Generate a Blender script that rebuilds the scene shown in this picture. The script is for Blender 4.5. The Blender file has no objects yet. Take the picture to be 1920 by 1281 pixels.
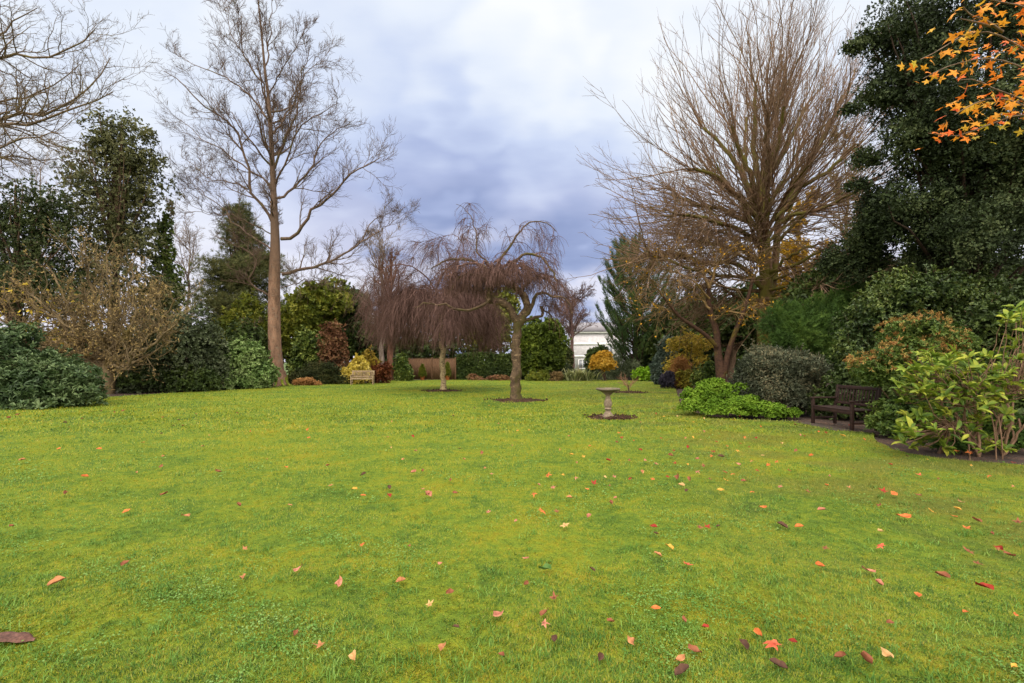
import bpy, math
import numpy as np
from mathutils import Euler, Vector

# ------------------------------------------------------------------ camera, sky, sun, exposure
FPX, HORIZON, EYE = 900.0, 678.0, 1.5           # focal length in photo pixels, horizon row, eye height
scene = bpy.context.scene
COL = scene.collection

cam_data = bpy.data.cameras.new("camera")
cam_data.sensor_width = 36.0
cam_data.lens = FPX / 1920.0 * 36.0
cam_data.shift_y = (HORIZON - 640.5) / 1920.0
cam_data.clip_start, cam_data.clip_end = 0.05, 2000.0
camera = bpy.data.objects.new("camera", cam_data)
camera.location = (0, 0, EYE)
camera.rotation_euler = (math.radians(90), 0, 0)
COL.objects.link(camera)
scene.camera = camera

SUN = Vector((-0.34, -0.55, 0.76)).normalized()
sun_data = bpy.data.lights.new("sun", "SUN")
sun_data.energy = 1.5
sun_data.angle = math.radians(20)
sun_data.color = (1.0, 0.93, 0.82)
sun = bpy.data.objects.new("sun", sun_data)
sun.rotation_euler = SUN.to_track_quat("Z", "Y").to_euler()
sun.location = (0, 0, 60)
COL.objects.link(sun)

scene.view_settings.view_transform = "Standard"
scene.view_settings.look = "None"
scene.view_settings.gamma = 1.0
scene.view_settings.exposure = 0.18
scene.render.engine = "CYCLES"
scene.cycles.max_bounces = 5
scene.cycles.diffuse_bounces = 3
scene.cycles.glossy_bounces = 2
scene.cycles.transmission_bounces = 3
scene.cycles.transparent_max_bounces = 4
scene.cycles.caustics_reflective = False
scene.cycles.caustics_refractive = False


def lin(r, g, b):
    f = lambda c: (c / 255 / 12.92) if c / 255 <= 0.04045 else ((c / 255 + 0.055) / 1.055) ** 2.4
    return (f(r), f(g), f(b), 1.0)


class Nodes:
    """small helper for node trees"""

    def __init__(self, tree):
        self.t = tree
        for n in list(tree.nodes):
            tree.nodes.remove(n)

    def add(self, kind, props=None, **ins):
        n = self.t.nodes.new(kind)
        for k, v in (props or {}).items():
            setattr(n, k, v)
        for k, v in ins.items():
            key = int(k[1:]) if k[0] == "i" and k[1:].isdigit() else k.replace("_", " ")
            s = n.inputs[key]
            if hasattr(v, "is_output"):
                self.t.links.new(v, s)
            else:
                s.default_value = v
        return n

    def math(self, op, a, b=0.0, c=0.0, clamp=False):
        return self.add("ShaderNodeMath", {"operation": op, "use_clamp": clamp}, i0=a, i1=b, i2=c).outputs[0]

    def vmath(self, op, a, b=(0, 0, 0)):
        n = self.add("ShaderNodeVectorMath", {"operation": op}, i0=a, i1=b)
        return n.outputs["Value"] if op == "DOT_PRODUCT" else n.outputs[0]

    def step(self, v, a, b, lo=0.0, hi=1.0):
        n = self.add("ShaderNodeMapRange", {"interpolation_type": "SMOOTHSTEP"})
        self.t.links.new(v, n.inputs[0])
        n.inputs[1].default_value, n.inputs[2].default_value = a, b
        n.inputs[3].default_value, n.inputs[4].default_value = lo, hi
        return n.outputs[0]

    def ramp(self, fac, stops):
        n = self.t.nodes.new("ShaderNodeValToRGB")
        e = n.color_ramp.elements
        while len(e) < len(stops):
            e.new(0.5)
        for el, (p, c) in zip(e, stops):
            el.position, el.color = p, c
        self.t.links.new(fac, n.inputs[0])
        return n.outputs[0]

    def mix(self, fac, a, b, blend="MIX"):
        n = self.add("ShaderNodeMix", {"data_type": "RGBA", "blend_type": blend})
        for i, v in ((0, fac), (6, a), (7, b)):
            if hasattr(v, "is_output"):
                self.t.links.new(v, n.inputs[i])
            else:
                n.inputs[i].default_value = v
        return n.outputs[2]

    def noise(self, vec, scale, detail=3.0, rough=0.5, dist=0.0):
        return self.add("ShaderNodeTexNoise", Vector=vec, Scale=scale, Detail=detail, Roughness=rough, Distortion=dist).outputs[0]

    def link(self, a, b):
        self.t.links.new(a, b)


world = bpy.data.worlds.new("World")
scene.world = world
world.use_nodes = True
w = Nodes(world.node_tree)
direction = w.add("ShaderNodeTexCoord").outputs["Generated"]
sp = w.add("ShaderNodeSeparateXYZ", Vector=direction)
dx, dy, dz = sp.outputs
zc = w.math("ADD", w.math("MAXIMUM", dz, 0.0), 0.22)
uv = w.add("ShaderNodeCombineXYZ", X=w.math("DIVIDE", dx, zc), Y=w.math("DIVIDE", dy, zc), Z=0.3).outputs[0]
n1 = w.noise(uv, 1.0, 6.0, 0.48, 0.0)
n2 = w.noise(w.vmath("MULTIPLY", uv, (1.0, 2.2, 1.0)), 3.0, 6.0, 0.55, 0.0)
warp = w.add("ShaderNodeTexNoise", Vector=uv, Scale=2.2, Detail=3.0, Roughness=0.5).outputs["Color"]
warped = w.vmath("ADD", direction, w.vmath("MULTIPLY", w.vmath("SUBTRACT", warp, (0.5, 0.5, 0.5)), (0.16, 0.16, 0.16)))


def sky_lobe(px, py, inner, outer):
    v = Vector(((px - 960) / FPX, 1.0, (HORIZON - py) / FPX)).normalized()
    return w.step(w.vmath("DOT_PRODUCT", warped, tuple(v)), math.cos(math.radians(outer)), math.cos(math.radians(inner)))


bright = w.math("ADD", 0.53, w.math("MULTIPLY", w.math("SUBTRACT", n1, 0.5), 0.95))
bright = w.math("ADD", bright, w.math("MULTIPLY", w.math("SUBTRACT", n2, 0.5), 0.30))
for px, py, a, b, amp in [(900, 0, 2, 26, 0.12), (955, 205, 0, 10, 0.20), (1130, 70, 1, 18, 0.12), (640, 60, 0, 14, 0.10), (60, 40, 2, 22, 0.24),
                          (380, 160, 2, 12, -0.10), (740, 290, 0, 18, -0.16), (900, 400, 0, 22, -0.18), (1030, 460, 0, 19, -0.22),
                          (1250, 40, 2, 9, -0.08), (1500, 150, 4, 22, 0.22), (300, 330, 4, 20, 0.10)]:
    bright = w.math("ADD", bright, w.math("MULTIPLY", sky_lobe(px, py, a, b), amp))
cloud = w.ramp(bright, [(0.0, (0.26, 0.32, 0.54, 1)), (0.3, (0.39, 0.46, 0.70, 1)), (0.55, (0.58, 0.66, 0.86, 1)),
                        (0.76, (0.77, 0.83, 0.93, 1)), (1.0, (0.92, 0.94, 0.97, 1))])
haze_fac = w.math("MULTIPLY", w.step(dz, 0.42, 0.05), w.math("SUBTRACT", 1.0, sky_lobe(960, 480, 3, 17)))
cloud = w.mix(w.math("MULTIPLY", haze_fac, 0.8), cloud, (0.84, 0.80, 0.87, 1))
overhead = w.math("ADD", 1.0, w.math("MULTIPLY", w.step(dz, 0.60, 0.9), 2.4))
overhead = w.math("ADD", overhead, w.math("MULTIPLY", w.step(dy, 0.0, -0.7), 2.2))
cloud = w.mix(w.step(dz, 0.6, 0.85), cloud, (0.95, 0.91, 0.82, 1))
cloud = w.mix(w.step(dy, 0.1, -0.5), cloud, (0.95, 0.90, 0.80, 1))
cloud = w.add("ShaderNodeVectorMath", {"operation": "SCALE"}, i0=cloud, Scale=w.math("MULTIPLY", overhead, 10.0)).outputs[0]
nishita = w.add("ShaderNodeTexSky", {"sky_type": "NISHITA", "sun_disc": False, "sun_elevation": math.asin(SUN.z),
                                     "sun_rotation": math.atan2(SUN.x, SUN.y)}).outputs[0]
bg = w.add("ShaderNodeBackground", Color=w.mix(0.93, nishita, cloud), Strength=0.1)
w.link(bg.outputs[0], w.add("ShaderNodeOutputWorld").inputs[0])

# ------------------------------------------------------------------ helpers: pixels, meshes, tags


def W(px, py, d):
    """point seen at photo pixel (px, py) at distance d along the view axis"""
    return np.array(((px - 960) / FPX * d, d, EYE + (HORIZON - py) / FPX * d))


def G(px, py):
    """point of the lawn seen at photo pixel (px, py)"""
    d = EYE * FPX / (py - HORIZON)
    return np.array(((px - 960) / FPX * d, d, 0.0))


def tag(o, label, cat, group=None, kind=None):
    o["label"], o["category"] = label, cat
    if group:
        o["group"] = group
    if kind:
        o["kind"] = kind
    return o


def thing(name, label, cat, loc, group=None, rz=0.0):
    o = bpy.data.objects.new(name, None)
    o.empty_display_size = 0.2
    o.location = tuple(float(c) for c in loc)
    o.rotation_euler = (0, 0, rz)
    COL.objects.link(o)
    return tag(o, label, cat, group)


def mk_data(name, V, F, mat, rnd=None, smooth=False):
    V = np.asarray(V, dtype=np.float32)
    me = bpy.data.meshes.new(name)
    F = [np.asarray(f, dtype=np.int32) for f in F if len(f)]
    loops = np.concatenate([f.ravel() for f in F])
    sizes = np.concatenate([np.full(len(f), f.shape[1], dtype=np.int32) for f in F])
    starts = np.concatenate([[0], np.cumsum(sizes)[:-1]]).astype(np.int32)
    me.vertices.add(len(V))
    me.vertices.foreach_set("co", V.ravel())
    me.loops.add(len(loops))
    me.loops.foreach_set("vertex_index", loops)
    me.polygons.add(len(sizes))
    me.polygons.foreach_set("loop_start", starts)
    me.polygons.foreach_set("loop_total", sizes)
    if smooth:
        me.polygons.foreach_set("use_smooth", np.ones(len(sizes), dtype=bool))
    if rnd is not None:
        at = me.attributes.new("rnd", "FLOAT", "POINT")
        at.data.foreach_set("value", np.asarray(rnd, dtype=np.float32))
    me.materials.append(mat)
    me.update(calc_edges=True)
    return me


def mk(name, V, F, mat, parent=None, rnd=None, smooth=False, local=False):
    V = np.asarray(V, dtype=np.float64)
    if parent is not None and not local:
        p, off = parent, np.zeros(3)
        while p is not None:
            off = off + np.array(p.location)
            p = p.parent
        V = V - off
    o = bpy.data.objects.new(name, mk_data(name, V, F, mat, rnd, smooth))
    COL.objects.link(o)
    if parent is not None:
        o.parent = parent
    return o


def unit(v):
    return v / np.maximum(np.linalg.norm(v, axis=-1, keepdims=True), 1e-9)


# ------------------------------------------------------------------ materials


def new_mat(name):
    m = bpy.data.materials.new(name)
    m.use_nodes = True
    return m, Nodes(m.node_tree)


def mat_leaf(name, cols, rough=0.5, trans=0.25, spec=0.18, nscale=0.9, nmix=0.5):
    m, n = new_mat(name)
    rnd = n.add("ShaderNodeAttribute", {"attribute_name": "rnd"}).outputs["Fac"]
    pos = n.add("ShaderNodeNewGeometry").outputs["Position"]
    nz = n.step(n.noise(pos, nscale, 3.0), 0.3, 0.7)
    fac = n.math("ADD", n.math("MULTIPLY", rnd, 1 - nmix), n.math("MULTIPLY", nz, nmix))
    k = len(cols)
    col = n.ramp(fac, [(0.1 + 0.8 * i / max(k - 1, 1), lin(*c)) for i, c in enumerate(cols)])
    p = n.add("ShaderNodeBsdfPrincipled", Base_Color=col, Roughness=rough)
    p.inputs["Specular IOR Level"].default_value = spec
    t = n.add("ShaderNodeBsdfTranslucent", Color=col)
    mx = n.add("ShaderNodeMixShader", i0=trans, i1=p.outputs[0], i2=t.outputs[0])
    n.link(mx.outputs[0], n.add("ShaderNodeOutputMaterial").inputs[0])
    return m


def mat_bark(name, dark, light, moss=None, moss_amt=0.5, scale=6.0, stretch=0.25, bump=0.6, rough=0.9, spots=None, upper=None):
    m, n = new_mat(name)
    pos = n.add("ShaderNodeNewGeometry")
    v = n.vmath("MULTIPLY", pos.outputs["Position"], (1, 1, stretch))
    a = n.noise(v, scale, 6.0, 0.65, 0.4)
    b = n.noise(v, scale * 5, 4.0, 0.6)
    f = n.math("ADD", n.math("MULTIPLY", a, 0.65), n.math("MULTIPLY", b, 0.35))
    col = n.ramp(n.step(f, 0.32, 0.68), [(0, lin(*dark)), (1, lin(*light))])
    if spots:
        sv = n.vmath("MULTIPLY", pos.outputs["Position"], (1, 1, 2.5))
        col = n.mix(n.step(n.noise(sv, scale * 0.7, 4.0, 0.7), 0.56, 0.62), col, lin(*spots))
    if upper:        # thinner, browner bark higher up: (from z, to z, colour)
        hz = n.add("ShaderNodeSeparateXYZ", Vector=pos.outputs["Position"]).outputs[2]
        hz = n.math("ADD", hz, n.math("MULTIPLY", a, 3.0))
        col = n.mix(n.math("MULTIPLY", n.step(hz, upper[0], upper[1]), 0.85), col, lin(*upper[2]))
    if moss:
        nm = n.noise(pos.outputs["Position"], 1.3, 4.0, 0.6)
        col = n.mix(n.math("MULTIPLY", n.step(nm, 0.62 - 0.3 * moss_amt, 0.78 - 0.3 * moss_amt), 0.8), col, lin(*moss))
    p = n.add("ShaderNodeBsdfPrincipled", Base_Color=col, Roughness=rough)
    p.inputs["Specular IOR Level"].default_value = 0.2
    if bump:
        bm = n.add("ShaderNodeBump", Strength=bump, Distance=0.03, Height=f)
        n.link(bm.outputs[0], p.inputs["Normal"])
    n.link(p.outputs[0], n.add("ShaderNodeOutputMaterial").inputs[0])
    return m


def mat_surface(name, dark, light, scale=8.0, stretch=(1, 1, 1), rough=0.8, bump=0.3, bdist=0.01, spec=0.3, moss=None, grain=0.35):
    m, n = new_mat(name)
    co = n.add("ShaderNodeTexCoord").outputs["Object"]
    v = n.vmath("MULTIPLY", co, stretch)
    a = n.noise(v, scale, 6.0, 0.65, 0.2)
    b = n.noise(v, scale * 7, 3.0, 0.6)
    f = n.math("ADD", n.math("MULTIPLY", a, 1 - grain), n.math("MULTIPLY", b, grain))
    col = n.ramp(n.step(f, 0.32, 0.68), [(0, lin(*dark)), (1, lin(*light))])
    if moss:
        col = n.mix(n.step(n.noise(co, scale * 0.5, 5.0, 0.6), 0.52, 0.64), col, lin(*moss))
    p = n.add("ShaderNodeBsdfPrincipled", Base_Color=col, Roughness=rough)
    p.inputs["Specular IOR Level"].default_value = spec
    if bump:
        bm = n.add("ShaderNodeBump", Strength=bump, Distance=bdist, Height=f)
        n.link(bm.outputs[0], p.inputs["Normal"])
    n.link(p.outputs[0], n.add("ShaderNodeOutputMaterial").inputs[0])
    return m


# moss, grass and clover share one colour field, so that blades and turf agree
def turf_colour(n, pos, rnd=None):
    flat = n.vmath("MULTIPLY", pos, (1, 1, 0))
    big = n.noise(flat, 0.33, 4.0, 0.6, 0.4)
    mid = n.noise(flat, 1.7, 4.0, 0.65, 0.5)
    fine = n.noise(flat, 9.0, 4.0, 0.65)
    f = n.math("ADD", n.math("MULTIPLY_ADD", big, 0.34, -0.05), n.math("ADD", n.math("MULTIPLY", mid, 0.36), n.math("MULTIPLY", fine, 0.40)))
    if rnd is not None:
        f = n.math("ADD", f, n.math("MULTIPLY", n.math("SUBTRACT", rnd, 0.5), 0.36))
    col = n.ramp(f, [(0.33, lin(62, 90, 36)), (0.43, lin(94, 122, 38)), (0.50, lin(121, 140, 40)), (0.58, lin(144, 146, 34)), (0.68, lin(156, 136, 38))])
    # thin, worn, browner turf toward the acer on the right
    sx = n.add("ShaderNodeSeparateXYZ", Vector=pos)
    wear = n.math("MULTIPLY", n.step(sx.outputs[0], 0.8, 4.5), n.step(n.noise(flat, 0.8, 4.0, 0.6), 0.4, 0.62))
    col = n.mix(n.math("MULTIPLY", wear, 0.6), col, lin(106, 102, 48))
    return col, fine


def mat_turf():
    m, n = new_mat("lawn_turf")
    pos = n.add("ShaderNodeNewGeometry").outputs["Position"]
    col, fine = turf_colour(n, pos)
    tiny = n.noise(pos, 60.0, 3.0, 0.7)
    col = n.mix(n.math("MULTIPLY_ADD", n.step(tiny, 0.35, 0.7), 0.3, 0.38), col, lin(60, 66, 24))   # painted shade: turf darkened so the gaps between blades look dark
    h = n.math("ADD", n.math("MULTIPLY", n.noise(pos, 28.0, 4.0, 0.7), 1.0), n.math("MULTIPLY", fine, 0.6))
    p = n.add("ShaderNodeBsdfPrincipled", Base_Color=col, Roughness=0.95)
    p.inputs["Specular IOR Level"].default_value = 0.1
    bm = n.add("ShaderNodeBump", Strength=0.7, Distance=0.04, Height=h)
    n.link(bm.outputs[0], p.inputs["Normal"])
    n.link(p.outputs[0], n.add("ShaderNodeOutputMaterial").inputs[0])
    return m


def mat_blade():
    m, n = new_mat("grass_blade")
    pos = n.add("ShaderNodeNewGeometry").outputs["Position"]
    rnd = n.add("ShaderNodeAttribute", {"attribute_name": "rnd"}).outputs["Fac"]
    col, _ = turf_colour(n, pos, rnd)
    col = n.mix(n.math("MULTIPLY", n.step(rnd, 0.86, 1.0), 0.6), col, lin(158, 162, 96))
    p = n.add("ShaderNodeBsdfPrincipled", Base_Color=col, Roughness=0.6)
    p.inputs["Specular IOR Level"].default_value = 0.25
    t = n.add("ShaderNodeBsdfTranslucent", Color=col)
    mx = n.add("ShaderNodeMixShader", i0=0.35, i1=p.outputs[0], i2=t.outputs[0])
    n.link(mx.outputs[0], n.add("ShaderNodeOutputMaterial").inputs[0])
    return m


M_SOIL = mat_surface("soil", (38, 27, 22), (82, 60, 46), scale=9.0, rough=1.0, bump=1.0, bdist=0.05, spec=0.1)

# ------------------------------------------------------------------ tubes and growth


class Tubes:
    def __init__(self):
        self.g = {}

    def add(self, P, R, sides=6):
        P, R = np.asarray(P, float), np.asarray(R, float)
        if P.ndim == 2:
            P, R = P[None], R[None]
        if len(P):
            self.g.setdefault((P.shape[1], sides), []).append((P, R))
        return self

    def build(self, name, mat, parent=None, rnd_seed=1):
        Vs, Fs, off = [], [], 0
        for (n, s), items in self.g.items():
            P = np.concatenate([i[0] for i in items])
            R = np.concatenate([i[1] for i in items])
            B = len(P)
            T = unit(np.gradient(P, axis=1))
            chord = P[:, -1] - P[:, 0]
            ref = np.cross(chord, (0, 0, 1.0))
            bad = np.linalg.norm(ref, axis=1) < 0.15 * np.linalg.norm(chord, axis=1)
            ref[bad] = (0.0, 1.0, 0.0)
            ref = unit(ref)[:, None, :]
            N1 = unit(np.cross(T, np.broadcast_to(ref, T.shape)))
            N2 = np.cross(T, N1)
            a = np.linspace(0, 2 * math.pi, s, endpoint=False)
            ring = P[:, :, None, :] + R[:, :, None, None] * (np.cos(a)[None, None, :, None] * N1[:, :, None, :] + np.sin(a)[None, None, :, None] * N2[:, :, None, :])
            Vs.append(ring.reshape(-1, 3))
            idx = np.arange(B * n * s).reshape(B, n, s) + off
            q = np.stack([idx[:, :-1], np.roll(idx, -1, 2)[:, :-1], np.roll(idx, -1, 2)[:, 1:], idx[:, 1:]], -1)
            Fs.append(q.reshape(-1, 4))
            off += B * n * s
        if not Vs:
            return None
        return mk(name, np.concatenate(Vs), [np.concatenate(Fs)], mat, parent, smooth=True)


def resample(P, n, rnd=None, jit=0.0):
    """smooth polyline through P with n points"""
    P = np.asarray(P, float)
    k = len(P)
    Q = np.vstack([2 * P[0] - P[1], P, 2 * P[-1] - P[-2]])
    seg = np.linalg.norm(np.diff(P, axis=0), axis=1)
    cum = np.concatenate([[0], np.cumsum(seg)])
    t = np.linspace(0, cum[-1], n)
    out = np.zeros((n, P.shape[1]))
    for j, tt in enumerate(t):
        i = min(np.searchsorted(cum, tt, side="right") - 1, k - 2)
        u = (tt - cum[i]) / max(seg[i], 1e-9)
        a, b, c, d = Q[i], Q[i + 1], Q[i + 2], Q[i + 3]
        out[j] = 0.5 * (2 * b + (c - a) * u + (2 * a - 5 * b + 4 * c - d) * u * u + (3 * b - a - 3 * c + d) * u ** 3)
    if rnd is not None and jit:
        out[1:-1] += rnd.normal(0, jit, (n - 2, P.shape[1]))
    return out


def grow(rng, P0, D0, L, R, n, wander=0.15, trop=(0, 0, 0.05), rend=0.3):
    """grow all branches of one level at once -> points (N, n+1, 3), radii (N, n+1)"""
    N = len(P0)
    pts = np.zeros((N, n + 1, 3))
    pts[:, 0] = P0
    d = unit(np.asarray(D0, float))
    L = np.broadcast_to(L, (N,)).astype(float)
    tr = np.asarray(trop, float)
    for i in range(n):
        pts[:, i + 1] = pts[:, i] + d * (L / n)[:, None]
        d = unit(d + rng.normal(0, wander, (N, 3)) + tr)
    t = np.linspace(0, 1, n + 1)[None]
    rad = np.broadcast_to(R, (N,))[:, None] * (1 - t * (1 - rend))
    return pts, rad


def spawn(rng, pts, rad, count, tmin=0.2, tmax=1.0, ang=(45, 12), ratio=0.5, taper=0.5, rratio=0.6, flat=0.0, up=0.0):
    """starts for the children of a level. count = mean children per parent"""
    N, n = pts.shape[:2]
    Ls = np.linalg.norm(np.diff(pts, axis=1), axis=2).sum(1)
    c = np.floor(np.broadcast_to(count, (N,)) + rng.random(N)).astype(int)
    par = np.repeat(np.arange(N), c)
    if not len(par):
        return np.zeros((0, 3)), np.zeros((0, 3)), np.zeros(0), np.zeros(0)
    t = tmin + (tmax - tmin) * rng.random(len(par))
    f = t * (n - 1)
    i = np.minimum(f.astype(int), n - 2)
    u = (f - i)[:, None]
    p = pts[par, i] * (1 - u) + pts[par, i + 1] * u
    tan = unit(pts[par, i + 1] - pts[par, i])
    r = rad[par, i] * (1 - u[:, 0]) + rad[par, i + 1] * u[:, 0]
    q = rng.normal(size=(len(par), 3))
    q[:, 2] *= 1 - flat
    q -= (q * tan).sum(1, keepdims=True) * tan
    q = unit(q)
    a = np.radians(rng.normal(ang[0], ang[1], len(par)))[:, None]
    d = unit(tan * np.cos(a) + q * np.sin(a) + np.array((0, 0, up)))
    L = Ls[par] * ratio * (1 - taper * t) * rng.uniform(0.6, 1.25, len(par))
    return p, d, L, np.minimum(r * rratio, r)


# ------------------------------------------------------------------ leaves

T_DIAMOND = (np.array([(0, 0, 0), (0.45, 0.5, 0.14), (1, 0, -0.05), (0.45, -0.5, 0.14)], float), [(0, 2, 1), (0, 3, 2)])
T_OVAL = (np.array([(0, 0, 0), (0.28, 0.46, 0.12), (0.68, 0.42, 0.08), (1, 0, -0.12), (0.68, -0.42, 0.08), (0.28, -0.46, 0.12)], float), [(0, 3, 2, 1), (0, 5, 4, 3)])
T_LONG = (np.array([(0, 0, 0), (0.3, 0.36, 0.1), (0.62, 0.5, 0.08), (0.86, 0.3, -0.02), (1, 0, -0.16), (0.86, -0.3, -0.02), (0.62, -0.5, 0.08),
                    (0.3, -0.36, 0.1), (0.34, 0, 0.0), (0.68, 0, -0.03)], float),
          [(0, 8, 1), (8, 9, 2, 1), (9, 4, 3, 2), (0, 7, 8), (8, 7, 6, 9), (9, 6, 5, 4)])
T_FROND = (np.array([(0, 0, 0), (1, 0, -0.1), (0.15, 0.06, 0), (0.5, 0.5, 0.02), (0.3, 0.06, 0), (0.15, -0.06, 0), (0.5, -0.5, 0.02), (0.3, -0.06, 0),
                     (0.45, 0.06, 0), (0.8, 0.38, -0.02), (0.6, 0.05, 0), (0.45, -0.06, 0), (0.8, -0.38, -0.02), (0.6, -0.05, 0), (0.05, 0.06, 0), (0.05, -0.06, 0)], float),
           [(0, 15, 1), (0, 1, 14), (2, 4, 3), (5, 6, 7), (8, 10, 9), (11, 12, 13)])


def star_template(curl=0.25, ring=0.55):
    ang, rad = [], []
    lobes = [(-140, 0.62), (-72, 0.92), (0, 1.0), (72, 0.92), (140, 0.62)]
    for i, (a, r) in enumerate(lobes):
        ang += [a - 13, a, a + 13]
        rad += [r * 0.66, r, r * 0.66]
        if i < 4:
            ang.append((a + lobes[i + 1][0]) / 2)
            rad.append(0.36)
    ang.append(180)
    rad.append(0.16)
    a, r = np.radians(ang), np.array(rad)
    V = [(0, 0, 0)]
    for s in (ring, 1.0):
        for aa, rr in zip(a, r):
            q = rr * s
            V.append((q * math.cos(aa) + 0.1, q * math.sin(aa), curl * q * q * (0.7 + 0.5 * math.sin(3 * aa + 0.6))))
    k = len(a)
    F3 = [(0, 1 + i, 1 + (i + 1) % k) for i in range(k)]
    F4 = [(1 + i, 1 + k + i, 1 + k + (i + 1) % k, 1 + (i + 1) % k) for i in range(k)]
    m = len(V)
    V += [(-0.05, 0.02, 0), (-0.05, -0.02, 0), (-0.75, 0.0, 0.1)]
    F3.append((m, m + 2, m + 1))
    return np.array(V, float) * (0.5, 0.5, 0.5), F3 + F4


T_STAR = star_template()


def leaf_arrays(P, D, U, L, Wd, tmpl):
    tv, tf = tmpl
    D = unit(D)
    S = unit(np.cross(U, D))
    Nn = np.cross(D, S)
    L, Wd = np.broadcast_to(L, (len(P),)), np.broadcast_to(Wd, (len(P),))
    V = (P[:, None] + D[:, None] * (tv[None, :, :1] * L[:, None, None]) + S[:, None] * (tv[None, :, 1:2] * Wd[:, None, None])
         + Nn[:, None] * (tv[None, :, 2:3] * L[:, None, None]))
    k, N = len(tv), len(P)
    base = (np.arange(N) * k)[:, None]
    Fs = []
    for sz in (3, 4):
        f = np.array([x for x in tf if len(x) == sz], dtype=np.int64)
        if len(f):
            Fs.append((base[:, None] + f[None]).reshape(-1, sz))
    return V.reshape(-1, 3), Fs, k


def leaves(name, rng, P, D, U, L, Wd, tmpl, mat, parent=None, rnd=None):
    V, Fs, k = leaf_arrays(P, D, U, L, Wd, tmpl)
    if rnd is None:
        rnd = rng.random(len(P))
    return mk(name, V, Fs, mat, parent, rnd=np.repeat(rnd, k))


def sphere_dirs(rng, n, zmin=-0.35):
    v = unit(rng.normal(size=(n * 4 + 40, 3)))
    return v[v[:, 2] > zmin][:n]


def lobed(rng, centre, radii, k=9, size=0.5):
    """ellipsoid broken up into k uneven lobes -> list of (centre, radii)"""
    c, r = np.asarray(centre, float), np.asarray(radii, float)
    out = [(c, r * 0.72)]
    for v in sphere_dirs(rng, k, -0.5):
        s = rng.uniform(size * 0.7, size * 1.25)
        out.append((c + v * r * (1 - s * 0.75), r * s * rng.uniform(0.85, 1.15, 3)))
    return out


def shoots(rng, lobes, n, shell=(0.72, 1.03), zmin=0.02, zdir=-0.45):
    """shoot tips spread over the lobes -> points, outward directions"""
    area = np.array([(r[0] * r[1] + r[0] * r[2] + r[1] * r[2]) for _, r in lobes])
    which = rng.choice(len(lobes), n, p=area / area.sum())
    C = np.array([c for c, _ in lobes])[which]
    Rr = np.array([r for _, r in lobes])[which]
    v = sphere_dirs(rng, n, zdir)
    s = rng.uniform(shell[0], shell[1], n) ** 0.8
    P = C + v * Rr * s[:, None]
    out = unit(v / Rr)
    ok = P[:, 2] > zmin
    return P[ok], out[ok]


def whorl(rng, P, O, m, L, Wd, open_=0.9, up=0.35, jitter=0.25, spread=0.0, lvar=0.3):
    """m leaves round every shoot tip"""
    n = len(P)
    O = unit(O + np.array((0, 0, up)) + rng.normal(0, jitter, O.shape))
    P2, O2 = np.repeat(P, m, 0), np.repeat(O, m, 0)
    q = rng.normal(size=O2.shape)
    q -= (q * O2).sum(1, keepdims=True) * O2
    q = unit(q)
    a = (open_ * rng.uniform(0.55, 1.25, len(P2)))[:, None]
    D = unit(O2 * np.cos(a) + q * np.sin(a))
    if spread:
        P2 = P2 + rng.normal(0, spread, P2.shape)
    s = rng.uniform(1 - lvar, 1 + lvar, len(P2))
    return P2, D, unit(O2 + rng.normal(0, 0.2, O2.shape)), L * s, Wd * s


def shrub(name, label, cat, lobes, mat, n, m, L, Wd, tmpl=T_OVAL, seed=1, base=None, stem_mat=None, stems=6, group=None, parent=None,
          open_=0.9, up=0.35, shell=(0.7, 1.04), jitter=0.25, spread=0.0, inner=0.35, stem_r=0.03, zdir=-0.45, zmin=0.02, leafname="foliage", stray_on=True):
    rng = np.random.default_rng(seed)
    if base is None:
        base = np.array((lobes[0][0][0], lobes[0][0][1], 0.0))
    root = parent or thing(name, label, cat, base, group)
    P, O = shoots(rng, lobes, n, shell, zmin, zdir)
    A = [whorl(rng, P, O, m, L, Wd, open_, up, jitter, spread)]
    tips = P
    if inner:
        P, O = shoots(rng, lobes, int(n * inner), (0.25, 0.75), zmin, zdir)
        A.append(whorl(rng, P, O, m, L * 1.2, Wd * 1.3, 1.2, up, 0.5, spread))
    stray = None
    if stems and stray_on:      # stray shoots break the outline
        P, O = shoots(rng, lobes, max(8, n // 28), (0.92, 1.04), max(zmin, 0.1), 0.0)
        ln = float(np.mean([r.mean() for _, r in lobes])) * rng.uniform(0.15, 0.55, len(P))
        O = unit(O + np.array((0, 0, 0.5)) + rng.normal(0, 0.3, O.shape))
        for k in (0.35, 0.7, 1.0):
            A.append(whorl(rng, P + O * (ln * k)[:, None], O, max(3, m - 2), L * 0.9, Wd * 0.9, open_, up, 0.2, 0.0))
        stray = (np.stack([P + O * (ln * k)[:, None] for k in (0, 0.35, 0.7, 1.0)], 1), np.tile(np.linspace(stem_r * 0.22, stem_r * 0.1, 4), (len(P), 1)))
    arr = [np.concatenate([a[i] for a in A]) for i in range(5)]
    leaves(leafname, rng, *arr[:3], arr[3], arr[4], tmpl, mat, root)
    if stems:
        tb = Tubes()
        if stray is not None:
            tb.add(stray[0], stray[1], 4)
        ends = tips[rng.choice(len(tips), min(stems, len(tips)), replace=False)]
        for e in ends:
            b = np.array(base) + np.append(rng.normal(0, 0.12, 2), -0.05)
            mid = b + (e - b) * 0.5 + np.array((0, 0, 0.18 * np.linalg.norm(e - b))) + rng.normal(0, 0.06, 3)
            pl = resample([b, mid, e], 8)
            tb.add(pl, np.linspace(stem_r, stem_r * 0.25, 8), 5)
        tb.build("stems", stem_mat or M_STEM, root)
    return root


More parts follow.
